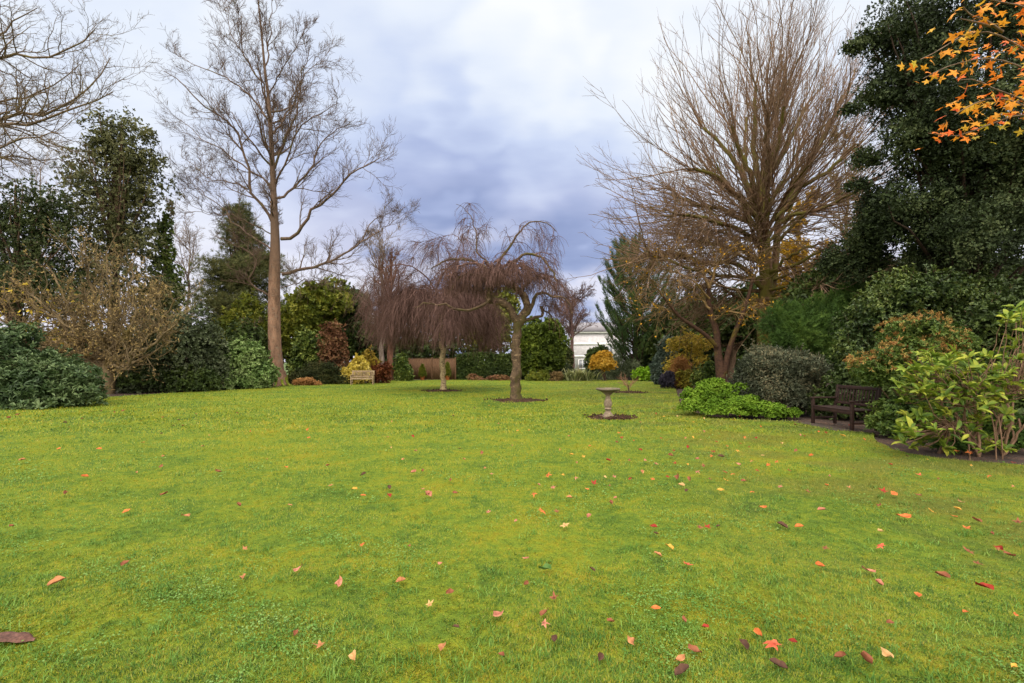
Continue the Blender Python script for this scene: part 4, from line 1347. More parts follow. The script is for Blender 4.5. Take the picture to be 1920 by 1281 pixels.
broad_tree("holly_tree", "great dark holly towering over the right border behind the orange maple sprays",
           sub(67, px_lobes([(1800, 40, 150, 130), (1760, 180, 120, 110), (1880, 200, 140, 140, -1.5), (1720, 300, 95, 90), (1840, 340, 150, 120), (1700, 420, 110, 80), (1850, 460, 150, 90, -1), (1960, 60, 130, 160, 1),
                             (1660, 70, 50, 36), (1640, 185, 40, 26), (1610, 90, 26, 18), (1605, 205, 24, 14), (1630, 300, 34, 24), (1610, 350, 26, 18), (1620, 470, 50, 60, 1.5), (1655, 395, 66, 80, 0.8), (1600, 500, 60, 60, 2.0), (1980, 380, 150, 160)], 15.5), 7, 0.5),
           ((1810 - 960) / FPX * 16.0, 16.0, 0), M_BIGHOLLY, 167, 25000, 6, 0.085, 0.045, bark=M_CBARK, trunk_r=0.3, limbs=70, shell=(0.35, 1.12), inner=0.3)
broad_tree("evergreen_tree", "dark background evergreen closing the right border under the fan crown",
           sub(68, px_lobes([(1300, 630, 75, 80), (1380, 610, 80, 80), (1450, 600, 80, 90), (1250, 660, 50, 55)], 40.0), 6),
           ((1370 - 960) / FPX * 40.0, 40.0, 0), M_DARKGREEN, 168, 4600, 6, 0.30, 0.16, trunk_r=0.3, zmin=0.1)
broad_tree("evergreen_tree", "tall dark evergreen filling the shade behind the right hand bench shrubs",
           sub(69, px_lobes([(1560, 560, 90, 80), (1640, 560, 90, 90), (1740, 560, 120, 100), (1880, 580, 130, 110), (1520, 600, 80, 80)], 21.0), 6),
           ((1650 - 960) / FPX * 21.0, 21.0, 0), M_DARKGREEN, 169, 7600, 6, 0.17, 0.09, trunk_r=0.25, zmin=0.1)

# ------------------------------------------------------------------ shrubs


def bx(x0, x1, yt, d, seed, k=9, size=0.5, depth=0.8, yb=None):
    c, r = box(x0, x1, yt, d, yb, depth)
    return lobed(np.random.default_rng(seed), c, r, k, size)


shrub("rhododendron_bush", "broad blue-green rhododendron bulging onto the lawn at the left edge", "bush",
      sub(71, px_lobes([(80, 715, 105, 62), (20, 665, 75, 62, 0.6), (130, 725, 56, 42, -0.3), (-60, 690, 90, 85), (30, 725, 70, 48, -0.7), (60, 758, 118, 40, -0.4), (150, 752, 40, 30, -0.2)], 16.3, 0.7), 6, 0.5), M_RHODO, 2500, 8, 0.15, 0.045, T_LONG, 171, open_=1.05, up=0.5, inner=0.5)
shrub("evergreen_shrub", "large dome of grey-dark green foliage under the magnolia's right side", "bush",
      bx(228, 425, 568, 25.0, 72, 14, 0.42), M_GREYGREEN, 4200, 6, 0.13, 0.07, T_OVAL, 172, inner=0.5, stray_on=False)
shrub("low_evergreen_shrub", "low dark leafy shrub in front of the magnolia trunk", "bush",
      sub(73, [box(215, 330, 668, 24.0), box(290, 400, 680, 24.2)], 7), M_DARKGREEN, 2200, 6, 0.13, 0.065, T_OVAL, 173, inner=0.5)
shrub("variegated_shrub", "rounded pale variegated shrub touching the tall reddish trunk", "bush",
      bx(392, 514, 642, 27.5, 74, 12, 0.45), M_VARIEG, 2600, 7, 0.15, 0.07, T_OVAL, 174, inner=0.5)
shrub("olive_shrub", "yellowish olive shrub with upright stems left of the tall trunk", "bush",
      bx(398, 515, 555, 36.0, 75, 10, 0.45), M_OLIVE, 1500, 6, 0.26, 0.10, T_OVAL, 175, inner=0.15, stems=18)
shrub("dark_undergrowth_shrub", "dark shrub filling the gap behind the variegated one", "bush",
      bx(395, 520, 610, 31.0, 76, 8), M_DARKGREEN, 1800, 6, 0.18, 0.09, T_OVAL, 176, inner=0.4)
shrub("green_shrub", "fresh dark green shrub behind the clipped mound right of the tall trunk", "bush",
      bx(540, 622, 628, 37.0, 77, 9), M_LAUREL, 1500, 6, 0.22, 0.12, T_OVAL, 177, inner=0.4)
shrub("russet_shrub", "red-brown leaved shrub standing against the blackish evergreen", "bush",
      bx(588, 655, 612, 36.0, 78, 9, 0.45), M_RUSSET, 900, 6, 0.18, 0.10, T_OVAL, 178, inner=0.15, stems=14)
shrub("clipped_mound", "long low dark clipped mound between the tall trunk and the pale bench", "hedge",
      sub(79, [box(532, 600, 686, 32.0), box(575, 655, 680, 32.2), box(555, 630, 679, 32.6)], 5, 0.4), mat_leaf("clipped_leaf", [(40, 46, 26), (58, 66, 34), (88, 84, 48)], rough=0.6), 3200, 6, 0.10, 0.05, T_OVAL, 179, inner=0.5)
shrub("dry_groundcover", "strip of dry tan perennials along the foot of the clipped mound", "plant",
      sub(80, [box(545, 600, 711, 30.6), box(575, 606, 713, 30.4)], 4), M_TAN, 500, 5, 0.12, 0.04, T_LONG, 180, stems=0)
shrub("yellow_shrub", "butter yellow leaved shrub just behind the pale bench", "bush",
      bx(642, 690, 671, 32.6, 81, 7, 0.5), M_YELLOW, 420, 6, 0.22, 0.12, T_OVAL, 181, inner=0.3, stems=8)
shrub("olive_yellow_shrub", "loose olive-yellow shrub rising over the pale bench back", "bush",
      bx(672, 712, 664, 34.0, 82, 7, 0.5), mat_leaf("olive_yellow_leaf", [(96, 84, 30), (140, 120, 40), (170, 140, 60)], trans=0.3), 420, 5, 0.2, 0.09, T_OVAL, 182, inner=0.2, stems=8)
shrub("copper_shrub", "dark copper leaved shrub right of the pale bench", "bush",
      bx(692, 738, 680, 33.5, 83, 7, 0.5), M_BROWNLEAF, 520, 5, 0.16, 0.08, T_OVAL, 183, inner=0.3, stems=8)
shrub("laurel_bush", "squat green laurel against the left end of the wooden fence", "bush",
      bx(736, 771, 664, 37.5, 84, 8, 0.5), M_LAUREL, 900, 6, 0.2, 0.11, T_OVAL, 184, inner=0.4)
shrub("yew_tree", "rounded yew with bright green top right of the front weeping trunk", "bush",
      sub(85, px_lobes([(1015, 655, 44, 58), (1032, 650, 30, 42), (995, 640, 30, 38), (1012, 690, 44, 34)], 38.5), 7, 0.5), mat_leaf("yew_leaf", [(54, 66, 26), (78, 94, 32), (112, 124, 44)], rough=0.6), 2400, 6, 0.26, 0.09, T_OVAL, 185, inner=0.5)
shrub("dark_hedge", "dark background hedge closing the gap below the white house", "hedge",
      sub(86, [box(1035, 1072, 640, 50.0), box(1000, 1050, 650, 51.0)], 6), M_CONIFER, 1500, 6, 0.3, 0.12, T_OVAL, 186, inner=0.4)
shrub("olive_border_plant", "low olive perennials along the foot of the yew", "plant",
      sub(87, [box(1000, 1030, 694, 37.4), box(985, 1010, 700, 37.2)], 4), M_OLIVE, 420, 5, 0.16, 0.05, T_LONG, 187, stems=0)
shrub("rusty_border_plant", "low rusty dead perennials between the yew and the striped clump", "plant",
      sub(88, [box(1028, 1058, 699, 37.2)], 5), mat_leaf("dying_leaf", [(84, 70, 44), (116, 94, 60), (132, 112, 72)]), 320, 5, 0.16, 0.05, T_LONG, 188, stems=0)
shrub("grey_border_plant", "low grey-green plants at the foot of the dark hedge", "plant",
      sub(89, [box(1040, 1072, 684, 40.0)], 5), M_GREYGREEN, 500, 5, 0.18, 0.07, T_OVAL, 189, stems=0)
shrub("rusty_ground_plant", "rust coloured dying plants at the foot of the dark ivy hedge", "plant",
      sub(90, [box(868, 905, 703, 38.6), box(900, 960, 704, 38.4)], 4), M_RUSSET, 300, 5, 0.14, 0.05, T_LONG, 190, stems=0)
shrub("round_evergreen", "dark rounded shrub directly behind the golden ball shrub", "bush",
      bx(1096, 1145, 652, 42.0, 91, 8), M_DARKGREEN, 1100, 6, 0.22, 0.10, T_OVAL, 191, inner=0.4)
shrub("spreading_juniper", "spreading grey-green juniper right of the golden ball shrub", "bush",
      sub(92, [box(1128, 1196, 662, 41.0), box(1160, 1215, 672, 40.5)], 6, 0.5), M_GREYGREEN, 1300, 6, 0.32, 0.08, T_FROND, 192, open_=0.6, up=0.05, inner=0.4)
shrub("lime_shrub", "small lime green shrub at the back of the lawn on the right", "bush",
      bx(1187, 1234, 687, 38.5, 93, 8, 0.5), M_LIME, 480, 6, 0.2, 0.10, T_OVAL, 193, inner=0.3)
shrub("dark_shrub", "dark green shrub beneath the conifer behind the lime one", "bush",
      sub(94, [box(1185, 1250, 640, 43.0), box(1225, 1300, 655, 40.0)], 7), M_DARKGREEN, 2000, 6, 0.24, 0.12, T_OVAL, 194, inner=0.4)
shrub("blue_grey_shrub", "upright blue-grey shrub left of the yellow and russet shrubs", "bush",
      bx(1224, 1268, 640, 31.5, 95, 9, 0.5), mat_leaf("blue_grey_leaf", [(48, 60, 50), (72, 86, 74), (104, 116, 104)]), 1100, 6, 0.18, 0.08, T_OVAL, 195, inner=0.5)
shrub("golden_shrub", "bright golden yellow shrub beside the dark forked tree", "bush",
      sub(96, px_lobes([(1272, 650, 24, 18), (1300, 650, 34, 26, 0.4), (1268, 690, 24, 28), (1310, 680, 26, 32), (1282, 632, 8, 22)], 29.0), 6, 0.5), mat_leaf("mixed_gold_leaf", [(122, 118, 48), (160, 144, 54), (196, 168, 66), (128, 108, 66)], rough=0.6, nscale=2.5), 1000, 5, 0.12, 0.045, T_OVAL, 196, base=np.array(((1290 - 960) / FPX * 29, 29.0, 0)), inner=0.2, stems=16)
shrub("russet_grass", "rounded tuft of tan-pink dying stems in front of the golden shrub", "plant",
      bx(1250, 1300, 664, 28.0, 97, 7, 0.5), M_TAN, 900, 5, 0.22, 0.02, T_LONG, 197, open_=0.5, up=0.9, inner=0.2, stems=20)
shrub("purple_tuft", "low blackish purple tuft at the lawn edge before the russet stems", "plant",
      bx(1236, 1266, 698, 27.0, 98, 6, 0.5), mat_leaf("purple_leaf", [(40, 36, 48), (58, 54, 66), (84, 80, 92)]), 380, 6, 0.16, 0.03, T_LONG, 198, up=0.8, stems=0)
shrub("mixed_green_shrub", "leafy mid green shrub at the foot of the forked tree", "bush",
      bx(1298, 1348, 676, 25.5, 99, 8, 0.5), M_LAUREL, 900, 6, 0.14, 0.07, T_OVAL, 199, inner=0.3)
shrub("yellow_green_plant", "low yellow plant at the lawn edge under the golden shrub", "plant",
      sub(100, [box(1266, 1302, 690, 27.2)], 6), mat_leaf("mustard_leaf", [(96, 96, 36), (136, 124, 42), (170, 146, 56)]), 320, 5, 0.12, 0.05, T_OVAL, 200, stems=4)
shrub("box_mound", "low bright green cloud-clipped mound curving along the right lawn edge", "hedge",
      sub(101, px_lobes([(1305, 752, 28, 30, 0.5), (1340, 745, 38, 34, 0.6), (1345, 766, 34, 18, -0.35), (1385, 752, 40, 34, 0.3), (1430, 772, 44, 20, -0.5), (1474, 778, 30, 14, -0.5), (1330, 735, 30, 24, 1.6), (1410, 764, 44, 22, -0.3), (1365, 768, 44, 18, -0.4), (1300, 764, 28, 16, 0.1)], 13.3, 0.7), 9, 0.4),
      mat_leaf("box_leaf", [(74, 104, 26), (104, 136, 36), (134, 160, 54)], rough=0.55, nscale=3), 9000, 7, 0.042, 0.026, T_OVAL, 201, base=np.array(((1385 - 960) / FPX * 13.3, 13.4, 0)), inner=0.5, stems=0)
shrub("grey_green_shrub", "billowing grey-green shrub with arching tips left of the brown bench", "bush",
      sub(102, px_lobes([(1455, 712, 82, 62), (1420, 700, 50, 48), (1500, 700, 50, 55), (1505, 755, 36, 40), (1450, 745, 60, 40, -0.3)], 13.8, 0.75), 8, 0.5),
      mat_leaf("cotoneaster_leaf", [(40, 46, 34), (58, 64, 48), (86, 90, 70), (118, 110, 84)], rough=0.55, spec=0.15), 5200, 8, 0.075, 0.026, T_LONG, 202, open_=0.7, up=0.15, inner=0.4, spread=0.03, stems=14)
shrub("feathery_conifer", "soft bright green feathery conifer mound behind the grey-green shrub", "bush",
      sub(103, px_lobes([(1480, 640, 66, 66), (1540, 610, 70, 56, 0.5), (1600, 600, 60, 60, 0.8), (1560, 670, 80, 70), (1500, 690, 60, 60), (1625, 560, 40, 36, 1)], 17.2, 0.8), 8, 0.5), M_FEATHER, 5200, 6, 0.24, 0.07, T_FROND, 203, open_=0.55, up=0.1, inner=0.4, stems=0)
shrub("camellia_bush", "tall glossy dark camellia behind the brown bench", "bush",
      sub(104, px_lobes([(1640, 620, 70, 70), (1720, 570, 90, 66), (1800, 560, 66, 60), (1700, 660, 110, 90), (1600, 690, 50, 70), (1790, 640, 90, 90), (1745, 720, 120, 70)], 14.3, 0.75), 8, 0.5),
      M_CAMELLIA, 7800, 6, 0.095, 0.045, T_OVAL, 204, inner=0.4, stems=12)
shrub("pieris_bush", "pieris bush with rusty orange flower tassels right of the brown bench", "bush",
      sub(105, px_lobes([(1730, 640, 66, 44), (1665, 690, 60, 38), (1720, 700, 78, 60), (1640, 700, 36, 30), (1690, 790, 62, 60), (1640, 715, 34, 28, 0.1), (1780, 660, 46, 46), (1750, 790, 90, 60)], 9.9, 0.75), 8, 0.5),
      mat_leaf("pieris_leaf", [(46, 64, 28), (74, 96, 40), (112, 126, 58)], rough=0.4), 3900, 8, 0.07, 0.022, T_LONG, 205, open_=1.0, up=0.4, inner=0.35, stems=14)


shrub("shade_shrub", "low dark shrub filling the shadow directly behind the brown bench", "bush",
      sub(111, [box(1530, 1650, 700, 12.9), box(1580, 1690, 690, 12.7)], 7, 0.5), M_DARKGREEN, 2200, 6, 0.085, 0.042, T_OVAL, 213, inner=0.4, stems=6)
shrub("shade_shrub", "dark evergreen shrub in the shade behind the pale rhododendron", "bush",
      sub(109, px_lobes([(1860, 690, 90, 130), (1960, 660, 110, 160), (1800, 720, 60, 110), (2080, 680, 110, 170), (1925, 775, 70, 70, -0.6), (2010, 780, 80, 80, -0.5)], 11.8, 0.7), 8, 0.5), M_DARKGREEN, 5200, 6, 0.10, 0.05, T_OVAL, 212, inner=0.4, stems=10)


def pieris_tassels():
    rng = np.random.default_rng(206)
    root = [o for o in bpy.data.objects if o.name == "pieris_bush"][0]
    lob = sub(105, px_lobes([(1730, 632, 66, 44), (1662, 684, 60, 38), (1716, 694, 74, 56), (1638, 696, 36, 30), (1780, 655, 46, 44)], 9.85, 0.75), 8, 0.5)
    P, O = shoots(rng, lob, 700, (0.95, 1.06), 0.02, 0.05)
    A = whorl(rng, P, O, 7, 0.07, 0.016, 0.9, 0.25, 0.3, 0.012)
    leaves("flower_tassels", rng, *A, T_LONG, mat_leaf("tassel", [(132, 88, 50), (158, 114, 62), (152, 132, 74), (128, 128, 62)], rough=0.6, nscale=4), root)


pieris_tassels()


def pale_rhododendron():
    """open yellow-green rhododendron in front, big separate leaves on visible branches"""
    rng = np.random.default_rng(207)
    d = 7.9
    root = thing("pale_rhododendron", "open yellow-green rhododendron with large leaves on bare branches at the right edge", "bush", ((1800 - 960) / FPX * d, d, 0))
    bark = mat_bark("rhododendron_branch", (88, 66, 52), (140, 112, 90), scale=14)
    tips = []
    rr = np.random.default_rng(5)
    for cx, cy, rx, ry, n in [(1765, 692, 70, 36, 24), (1850, 715, 75, 46, 22), (1730, 740, 60, 55, 20), (1800, 740, 90, 60, 18), (1740, 810, 60, 40, 20), (1830, 800, 70, 50, 12), (1905, 700, 50, 80, 14), (1900, 604, 34, 34, 6), (1965, 690, 60, 110, 16), (1700, 820, 30, 28, 6), (1860, 836, 70, 24, 9), (1712, 720, 30, 40, 7)]:
        for _ in range(int(n * 1.75)):
            a, q = rr.uniform(0, 6.283), math.sqrt(rr.random())
            tips.append(W(cx + rx * q * math.cos(a), cy + ry * q * math.sin(a), d + rr.uniform(-0.65, 0.65)))
    tips = np.array(tips)
    tips[:, 2] = np.maximum(tips[:, 2], 0.1)
    feet = [np.array(((px - 960) / FPX * dd, dd, -0.05)) for px, dd in [(1810, 8.0), (1835, 7.8), (1760, 8.1), (1880, 7.9), (1900, 8.3)]]
    tb = Tubes()
    hubs = []
    for f in feet:
        for k in range(4):
            h = f + np.array((rng.normal(0, 0.35), rng.normal(0, 0.2), rng.uniform(0.5, 1.1)))
            tb.add(resample([f, f + (h - f) * 0.5 + rng.normal(0, 0.07, 3), h], 9, rng, 0.012), np.linspace(0.022, 0.014, 9), 7)
            hubs.append(h)
    hubs = np.array(hubs)
    for t in tips:
        dist = np.linalg.norm(hubs - t, axis=1) + 0.5 * np.maximum(hubs[:, 2] - t[2], 0)
        h = hubs[np.argmin(dist)]
        tb.add(resample([h, h + (t - h) * 0.55 + np.array((0, 0, -0.06)) + rng.normal(0, 0.05, 3), t], 8, rng, 0.01), np.linspace(0.009, 0.004, 8), 5)
    for px, top in [(1818, 745), (1868, 760), (1880, 750)]:          # thin canes
        b = np.array(((px - 960) / FPX * 7.6, 7.6, -0.05))
        tb.add(resample([b, b + (-0.03, 0, 0.45), W(px - 14, top, 7.7)], 8), np.linspace(0.011, 0.007, 8), 6)
    tb.build("branches", bark, root)
    O = np.stack([rng.normal(0, 0.3, len(tips)), rng.normal(-0.25, 0.3, len(tips)), np.full(len(tips), 0.9)], 1)
    m = 8
    P2, D, U, L, Wd = whorl(rng, tips, O, m, 0.155, 0.055, 1.25, 0.2, 0.2, 0.006, 0.3)
    leaves("foliage", rng, P2, D, U, L, Wd, T_LONG, mat_leaf("pale_rhododendron_leaf", [(62, 84, 30), (92, 116, 38), (130, 144, 50), (166, 166, 62)], rough=0.45, trans=0.3, nscale=5), root)


pale_rhododendron()

shrub("low_fern_clump", "low green leafy plants on the bare soil beneath the pale rhododendron", "plant",
      sub(108, px_lobes([(1900, 830, 40, 24), (1870, 800, 40, 30, 0.6), (1780, 840, 30, 20)], 8.1), 5), M_FEATHER, 420, 6, 0.11, 0.035, T_LONG, 208, stems=0, inner=0.2)


def striped_clump():
    rng = np.random.default_rng(209)
    d = 37.5
    b = np.array(((1085 - 960) / FPX * d, d, 0.0))
    root = thing("striped_clump", "arching clump of cream striped strap leaves left of the golden ball shrub", "plant", b)
    n = 260
    a = rng.uniform(0, 6.283, n)
    P = b + np.stack([rng.normal(0, 0.55, n), rng.normal(0, 0.25, n), np.full(n, 0.0)], 1)
    D = np.stack([np.cos(a) * 0.5, np.sin(a) * 0.5, np.full(n, 1.0)], 1)
    p, r = grow(rng, P, D, rng.uniform(0.8, 1.5, n), 0.01, 8, 0.05, (0, 0, -0.16), 0.6)
    hw = 0.045 * np.sin(np.linspace(0.25, math.pi - 0.05, 9))[None, :, None]
    side = unit(np.cross(p[:, -1] - p[:, 0], (0, 0, 1.0)))[:, None]
    V = np.stack([p - side * hw, p + side * hw], 2).reshape(-1, 3)
    i = np.arange(n * 18).reshape(n, 9, 2)
    F = np.stack([i[:, :-1, 0], i[:, :-1, 1], i[:, 1:, 1], i[:, 1:, 0]], -1).reshape(-1, 4)
    mk("foliage", V, [F], mat_leaf("striped_leaf", [(84, 96, 60), (150, 152, 104), (204, 198, 152)], rough=0.5), root, rnd=np.repeat(rng.random(n), 18))
    tb = Tubes()
    for k in range(5):
        q = b + np.array((rng.normal(0, 0.3), 0.1, 0))
        tb.add(resample([q, q + (0.02, 0, 0.6), q + (rng.normal(0, 0.2), 0, 1.25)], 6), np.linspace(0.02, 0.012, 6), 5)
    tb.build("flower_stalks", M_STEM, root)


striped_clump()


def golden_ball():
    d = 37.8
    lob = sub(110, px_lobes([(1131, 681, 24, 19), (1121, 686, 17, 15), (1142, 688, 16, 14), (1128, 674, 16, 13)], d), 8, 0.45)
    rng = np.random.default_rng(210)
    b = np.array(((1133 - 960) / FPX * d, d, 0.0))
    root = thing("golden_ball_shrub", "round golden orange shrub on a short dark trunk at the far lawn edge", "bush", b)
    Tubes().add(resample([b - (0, 0, 0.05), b + (0.02, 0, 0.35), b + (0, 0, 0.9)], 8), np.linspace(0.14, 0.07, 8), 9).build("trunk", M_CBARK, root)
    shrub(None, None, None, lob, mat_leaf("golden_ball_leaf", [(150, 112, 34), (188, 146, 46), (210, 174, 78)], trans=0.3), 1100, 6, 0.15, 0.06, T_OVAL, 211, base=b, parent=root, stems=10, inner=0.4)


golden_ball()


def hedge(name, label, x0, x1, yt, d, depth, mat, seed, n, L=0.16):
    """trimmed hedge with a slightly uneven face"""
    rng = np.random.default_rng(seed)
    xa, xb = (x0 - 960) / FPX * d, (x1 - 960) / FPX * d
    H = EYE + (HORIZON - yt) / FPX * d
    root = thing(name, label, "hedge", ((xa + xb) / 2, d, 0))
    # faces: front, top, ends
    ar = np.array([(xb - xa) * H, (xb - xa) * depth, depth * H, depth * H])
    f = rng.choice(4, n, p=ar / ar.sum())
    u, v = rng.random(n), rng.random(n)
    P = np.zeros((n, 3))
    O = np.zeros((n, 3))
    for k, (o, fn) in enumerate([((0, -1, 0.2), lambda u, v: (xa + u * (xb - xa), d + 0 * u, v * H)), ((0, 0, 1), lambda u, v: (xa + u * (xb - xa), d + v * depth, H + 0 * u)),
                                 ((-1, 0, 0.2), lambda u, v: (xa + 0 * u, d + u * depth, v * H)), ((1, 0, 0.2), lambda u, v: (xb + 0 * u, d + u * depth, v * H))]):
        s = f == k
        P[s] = np.stack(fn(u[s], v[s]), 1)
        O[s] = o
    P += rng.normal(0, 0.07, P.shape) + np.stack([0 * u, 0.1 * np.sin(P[:, 0] * 2.1 + P[:, 2] * 3), 0.09 * np.sin(P[:, 0] * 1.7)], 1)
    A = whorl(rng, P, O, 5, L, L * 0.5, 1.0, 0.2, 0.4, 0.02)
    leaves("foliage", rng, *A, T_OVAL, mat, root)
    # woody core
    tb = Tubes()
    for k in range(int((xb - xa) / 0.35)):
        q = np.array((xa + 0.2 + k * 0.35, d + depth * 0.5, -0.05))
        for j in range(3):
            e = q + np.array((rng.normal(0, 0.25), rng.normal(0, depth * 0.25), H * rng.uniform(0.7, 0.98)))
            tb.add(resample([q, q + (e - q) * 0.5 + rng.normal(0, 0.06, 3), e], 6), np.linspace(0.03, 0.01, 6), 5)
    tb.build("stems", M_STEM, root)
    return root


hedge("ivy_hedge", "long dark ivy hedge running right from the wooden fence", 856, 984, 667, 39.8, 1.2, M_DARKGREEN, 220, 4200, 0.17)

# ------------------------------------------------------------------ built things


class Boxes:
    def __init__(self):
        self.V, self.F = [], []

    def box(self, c, s, rz=0.0, rx=0.0, ry=0.0):
        """box of size s centred at c, turned by rx, ry, rz"""
        p = np.array([(x, y, z) for x in (-0.5, 0.5) for y in (-0.5, 0.5) for z in (-0.5, 0.5)]) * np.asarray(s, float)
        cx, sx, cy, sy, cz, sz = math.cos(rx), math.sin(rx), math.cos(ry), math.sin(ry), math.cos(rz), math.sin(rz)
        M = np.array([[cz, -sz, 0], [sz, cz, 0], [0, 0, 1]]) @ np.array([[cy, 0, sy], [0, 1, 0], [-sy, 0, cy]]) @ np.array([[1, 0, 0], [0, cx, -sx], [0, sx, cx]])
        o = sum(len(v) for v in self.V)
        self.V.append(p @ M.T + np.asarray(c, float))
        self.F += [(o + a, o + b, o + c_, o + e) for a, b, c_, e in ((0, 1, 3, 2), (4, 6, 7, 5), (0, 4, 5, 1), (2, 3, 7, 6), (0, 2, 6, 4), (1, 5, 7, 3))]
        return self

    def build(self, name, mat, parent, bevel=0.006, local=True):
        o = mk(name, np.vstack(self.V), [self.F], mat, parent, local=local)
        if bevel:
            b = o.modifiers.new("bevel", "BEVEL")
            b.width, b.segments, b.limit_method = bevel, 2, "ANGLE"
        return o


def wood(name, dark, light, along=(1, 1, 1), rough=0.7):
    return mat_surface(name, dark, light, scale=9.0, stretch=along, rough=rough, bump=0.25, bdist=0.006)


def bench(name, label, loc, rz, w, depth, mat, slats, arms=True, back_top=0.95, arch=0.0):
    """slatted garden bench facing local -y, seat along local x"""
    root = thing(name, label, "bench", loc, rz=rz)
    hw, hd = w / 2, depth / 2
    for sx in (-1, 1):
        Boxes().box((sx * (hw - 0.03), -hd + 0.03, 0.31), (0.062, 0.062, 0.62)).build("leg", mat, root)
        b = Boxes().box((sx * (hw - 0.03), hd - 0.03, 0.22), (0.062, 0.058, 0.44))
        b.box((sx * (hw - 0.03), hd + 0.015, 0.44 + (back_top - 0.44) / 2), (0.06, 0.05, back_top - 0.44), rx=-0.16)
        b.build("leg", mat, root)
        if arms:
            Boxes().box((sx * (hw - 0.03), -0.02, 0.638), (0.075, depth + 0.02, 0.034)).build("armrest", mat, root)
        Boxes().box((sx * (hw - 0.03), 0, 0.16), (0.04, depth - 0.13, 0.05)).build("side_rail", mat, root)
    b = Boxes()
    b.box((0, -hd + 0.03, 0.385), (w - 0.13, 0.034, 0.075))
    b.box((0, hd - 0.03, 0.385), (w - 0.13, 0.034, 0.075))
    b.build("seat_frame", mat, root)
    b = Boxes()
    n = 6
    for i in range(n):
        b.box((0, -hd + 0.045 + (depth - 0.11) * i / (n - 1), 0.438), (w - 0.012 - 0.11 * (i in (0, n - 1)), (depth - 0.1) / n - 0.018, 0.024))
    b.build("seat", mat, root)
    lean = lambda z: hd - 0.035 + (z - 0.44) * 0.16
    b = Boxes()
    b.box((0, lean(back_top - 0.05), back_top - 0.045), (w - 0.122, 0.036, 0.085), rx=-0.16)
    b.box((0, lean(0.53), 0.53), (w - 0.122, 0.034, 0.06), rx=-0.16)
    for i in range(slats):
        x = -hw + 0.1 + (w - 0.2) * i / (slats - 1)
        z0, z1 = 0.555, back_top - 0.082
        b.box((x, lean((z0 + z1) / 2), (z0 + z1) / 2), (0.042, 0.016, z1 - z0 + 0.01), rx=-0.16)
    b.build("backrest", mat, root)
    return root


bench("garden_bench", "dark red-brown slatted bench tucked between shrubs on the right border", (7.62, 11.05, -0.01), math.radians(-86), 1.28, 0.62,
      wood("shaded_brown_wood", (26, 15, 12), (54, 33, 26), (0.6, 3, 3)), 13)  # brown wood, its colour darkened for the shadow the bench stands in
bench("pale_bench", "small weathered pale wooden bench at the back left of the lawn", (-9.72, 31.2, -0.01), math.radians(8), 1.42, 0.58,
      wood("weathered_teak", (118, 98, 76), (166, 144, 114), (0.6, 3, 3)), 15, back_top=0.92)


def paving():
    b = Boxes()
    for i, (y, dx) in enumerate([(10.62, 0.0), (11.12, 0.02), (11.62, 0.01)]):
        b.box((7.22 + dx, y, -0.02), (0.42, 0.48, 0.05), rz=0.04)
    o = b.build("paving", mat_surface("paving_stone", (46, 38, 32), (80, 68, 58), scale=6, rough=0.9), None, local=True)
    tag(o, "row of worn stone slabs under the front of the brown bench", "paving", kind="structure")


paving()


def lathe(prof, n=36):
    V = [(r * math.cos(a), r * math.sin(a), z) for r, z in prof for a in np.linspace(0, 2 * math.pi, n, endpoint=False)]
    F = [(j * n + i, j * n + (i + 1) % n, (j + 1) * n + (i + 1) % n, (j + 1) * n + i) for j in range(len(prof) - 1) for i in range(n)]
    return np.array(V), F


def bird_bath():
    g = G(1140, 783)
    root = thing("bird_bath", "stone bird bath with wide shallow bowl on a turned baluster stem", "bird bath", g)
    st = mat_surface("weathered_stone", (86, 74, 62), (150, 132, 112), scale=7, rough=0.95, bump=0.6, moss=(104, 98, 70))
    top = mat_surface("damp_stone", (72, 62, 54), (124, 110, 96), scale=9, rough=0.9, bump=0.6, moss=(80, 78, 52))
    ctl = np.array([(0.15, 0.0), (0.15, 0.06), (0.13, 0.075), (0.115, 0.10), (0.075, 0.16), (0.068, 0.20), (0.095, 0.225), (0.10, 0.245), (0.075, 0.265), (0.098, 0.31), (0.108, 0.37), (0.095, 0.44), (0.068, 0.52),
                    (0.058, 0.58), (0.07, 0.60), (0.085, 0.62)])
    V, F = lathe(resample(ctl, 60))
    mk("pedestal", V, [F], st, root, smooth=True, local=True)
    ctl = np.array([(0.09, 0.62), (0.12, 0.65), (0.20, 0.70), (0.27, 0.725), (0.315, 0.745), (0.322, 0.765), (0.312, 0.785), (0.285, 0.785), (0.262, 0.768), (0.18, 0.738), (0.08, 0.722), (0.002, 0.72)])
    V, F = lathe(resample(ctl, 50), 48)
    mk("bowl", V, [F], top, root, smooth=True, local=True)
    m, n = new_mat("still_water")
    p = n.add("ShaderNodeBsdfPrincipled", Base_Color=(0.02, 0.022, 0.02, 1), Roughness=0.05)
    n.link(p.outputs[0], n.add("ShaderNodeOutputMaterial").inputs[0])
    V, F = lathe([(0.245, 0.757), (0.001, 0.757)], 40)
    mk("water", V, [F], m, root, local=True)
    Boxes().box((0, 0, 0.0), (0.36, 0.36, 0.09), rz=0.3).build("plinth", st, root, 0.012)


bird_bath()


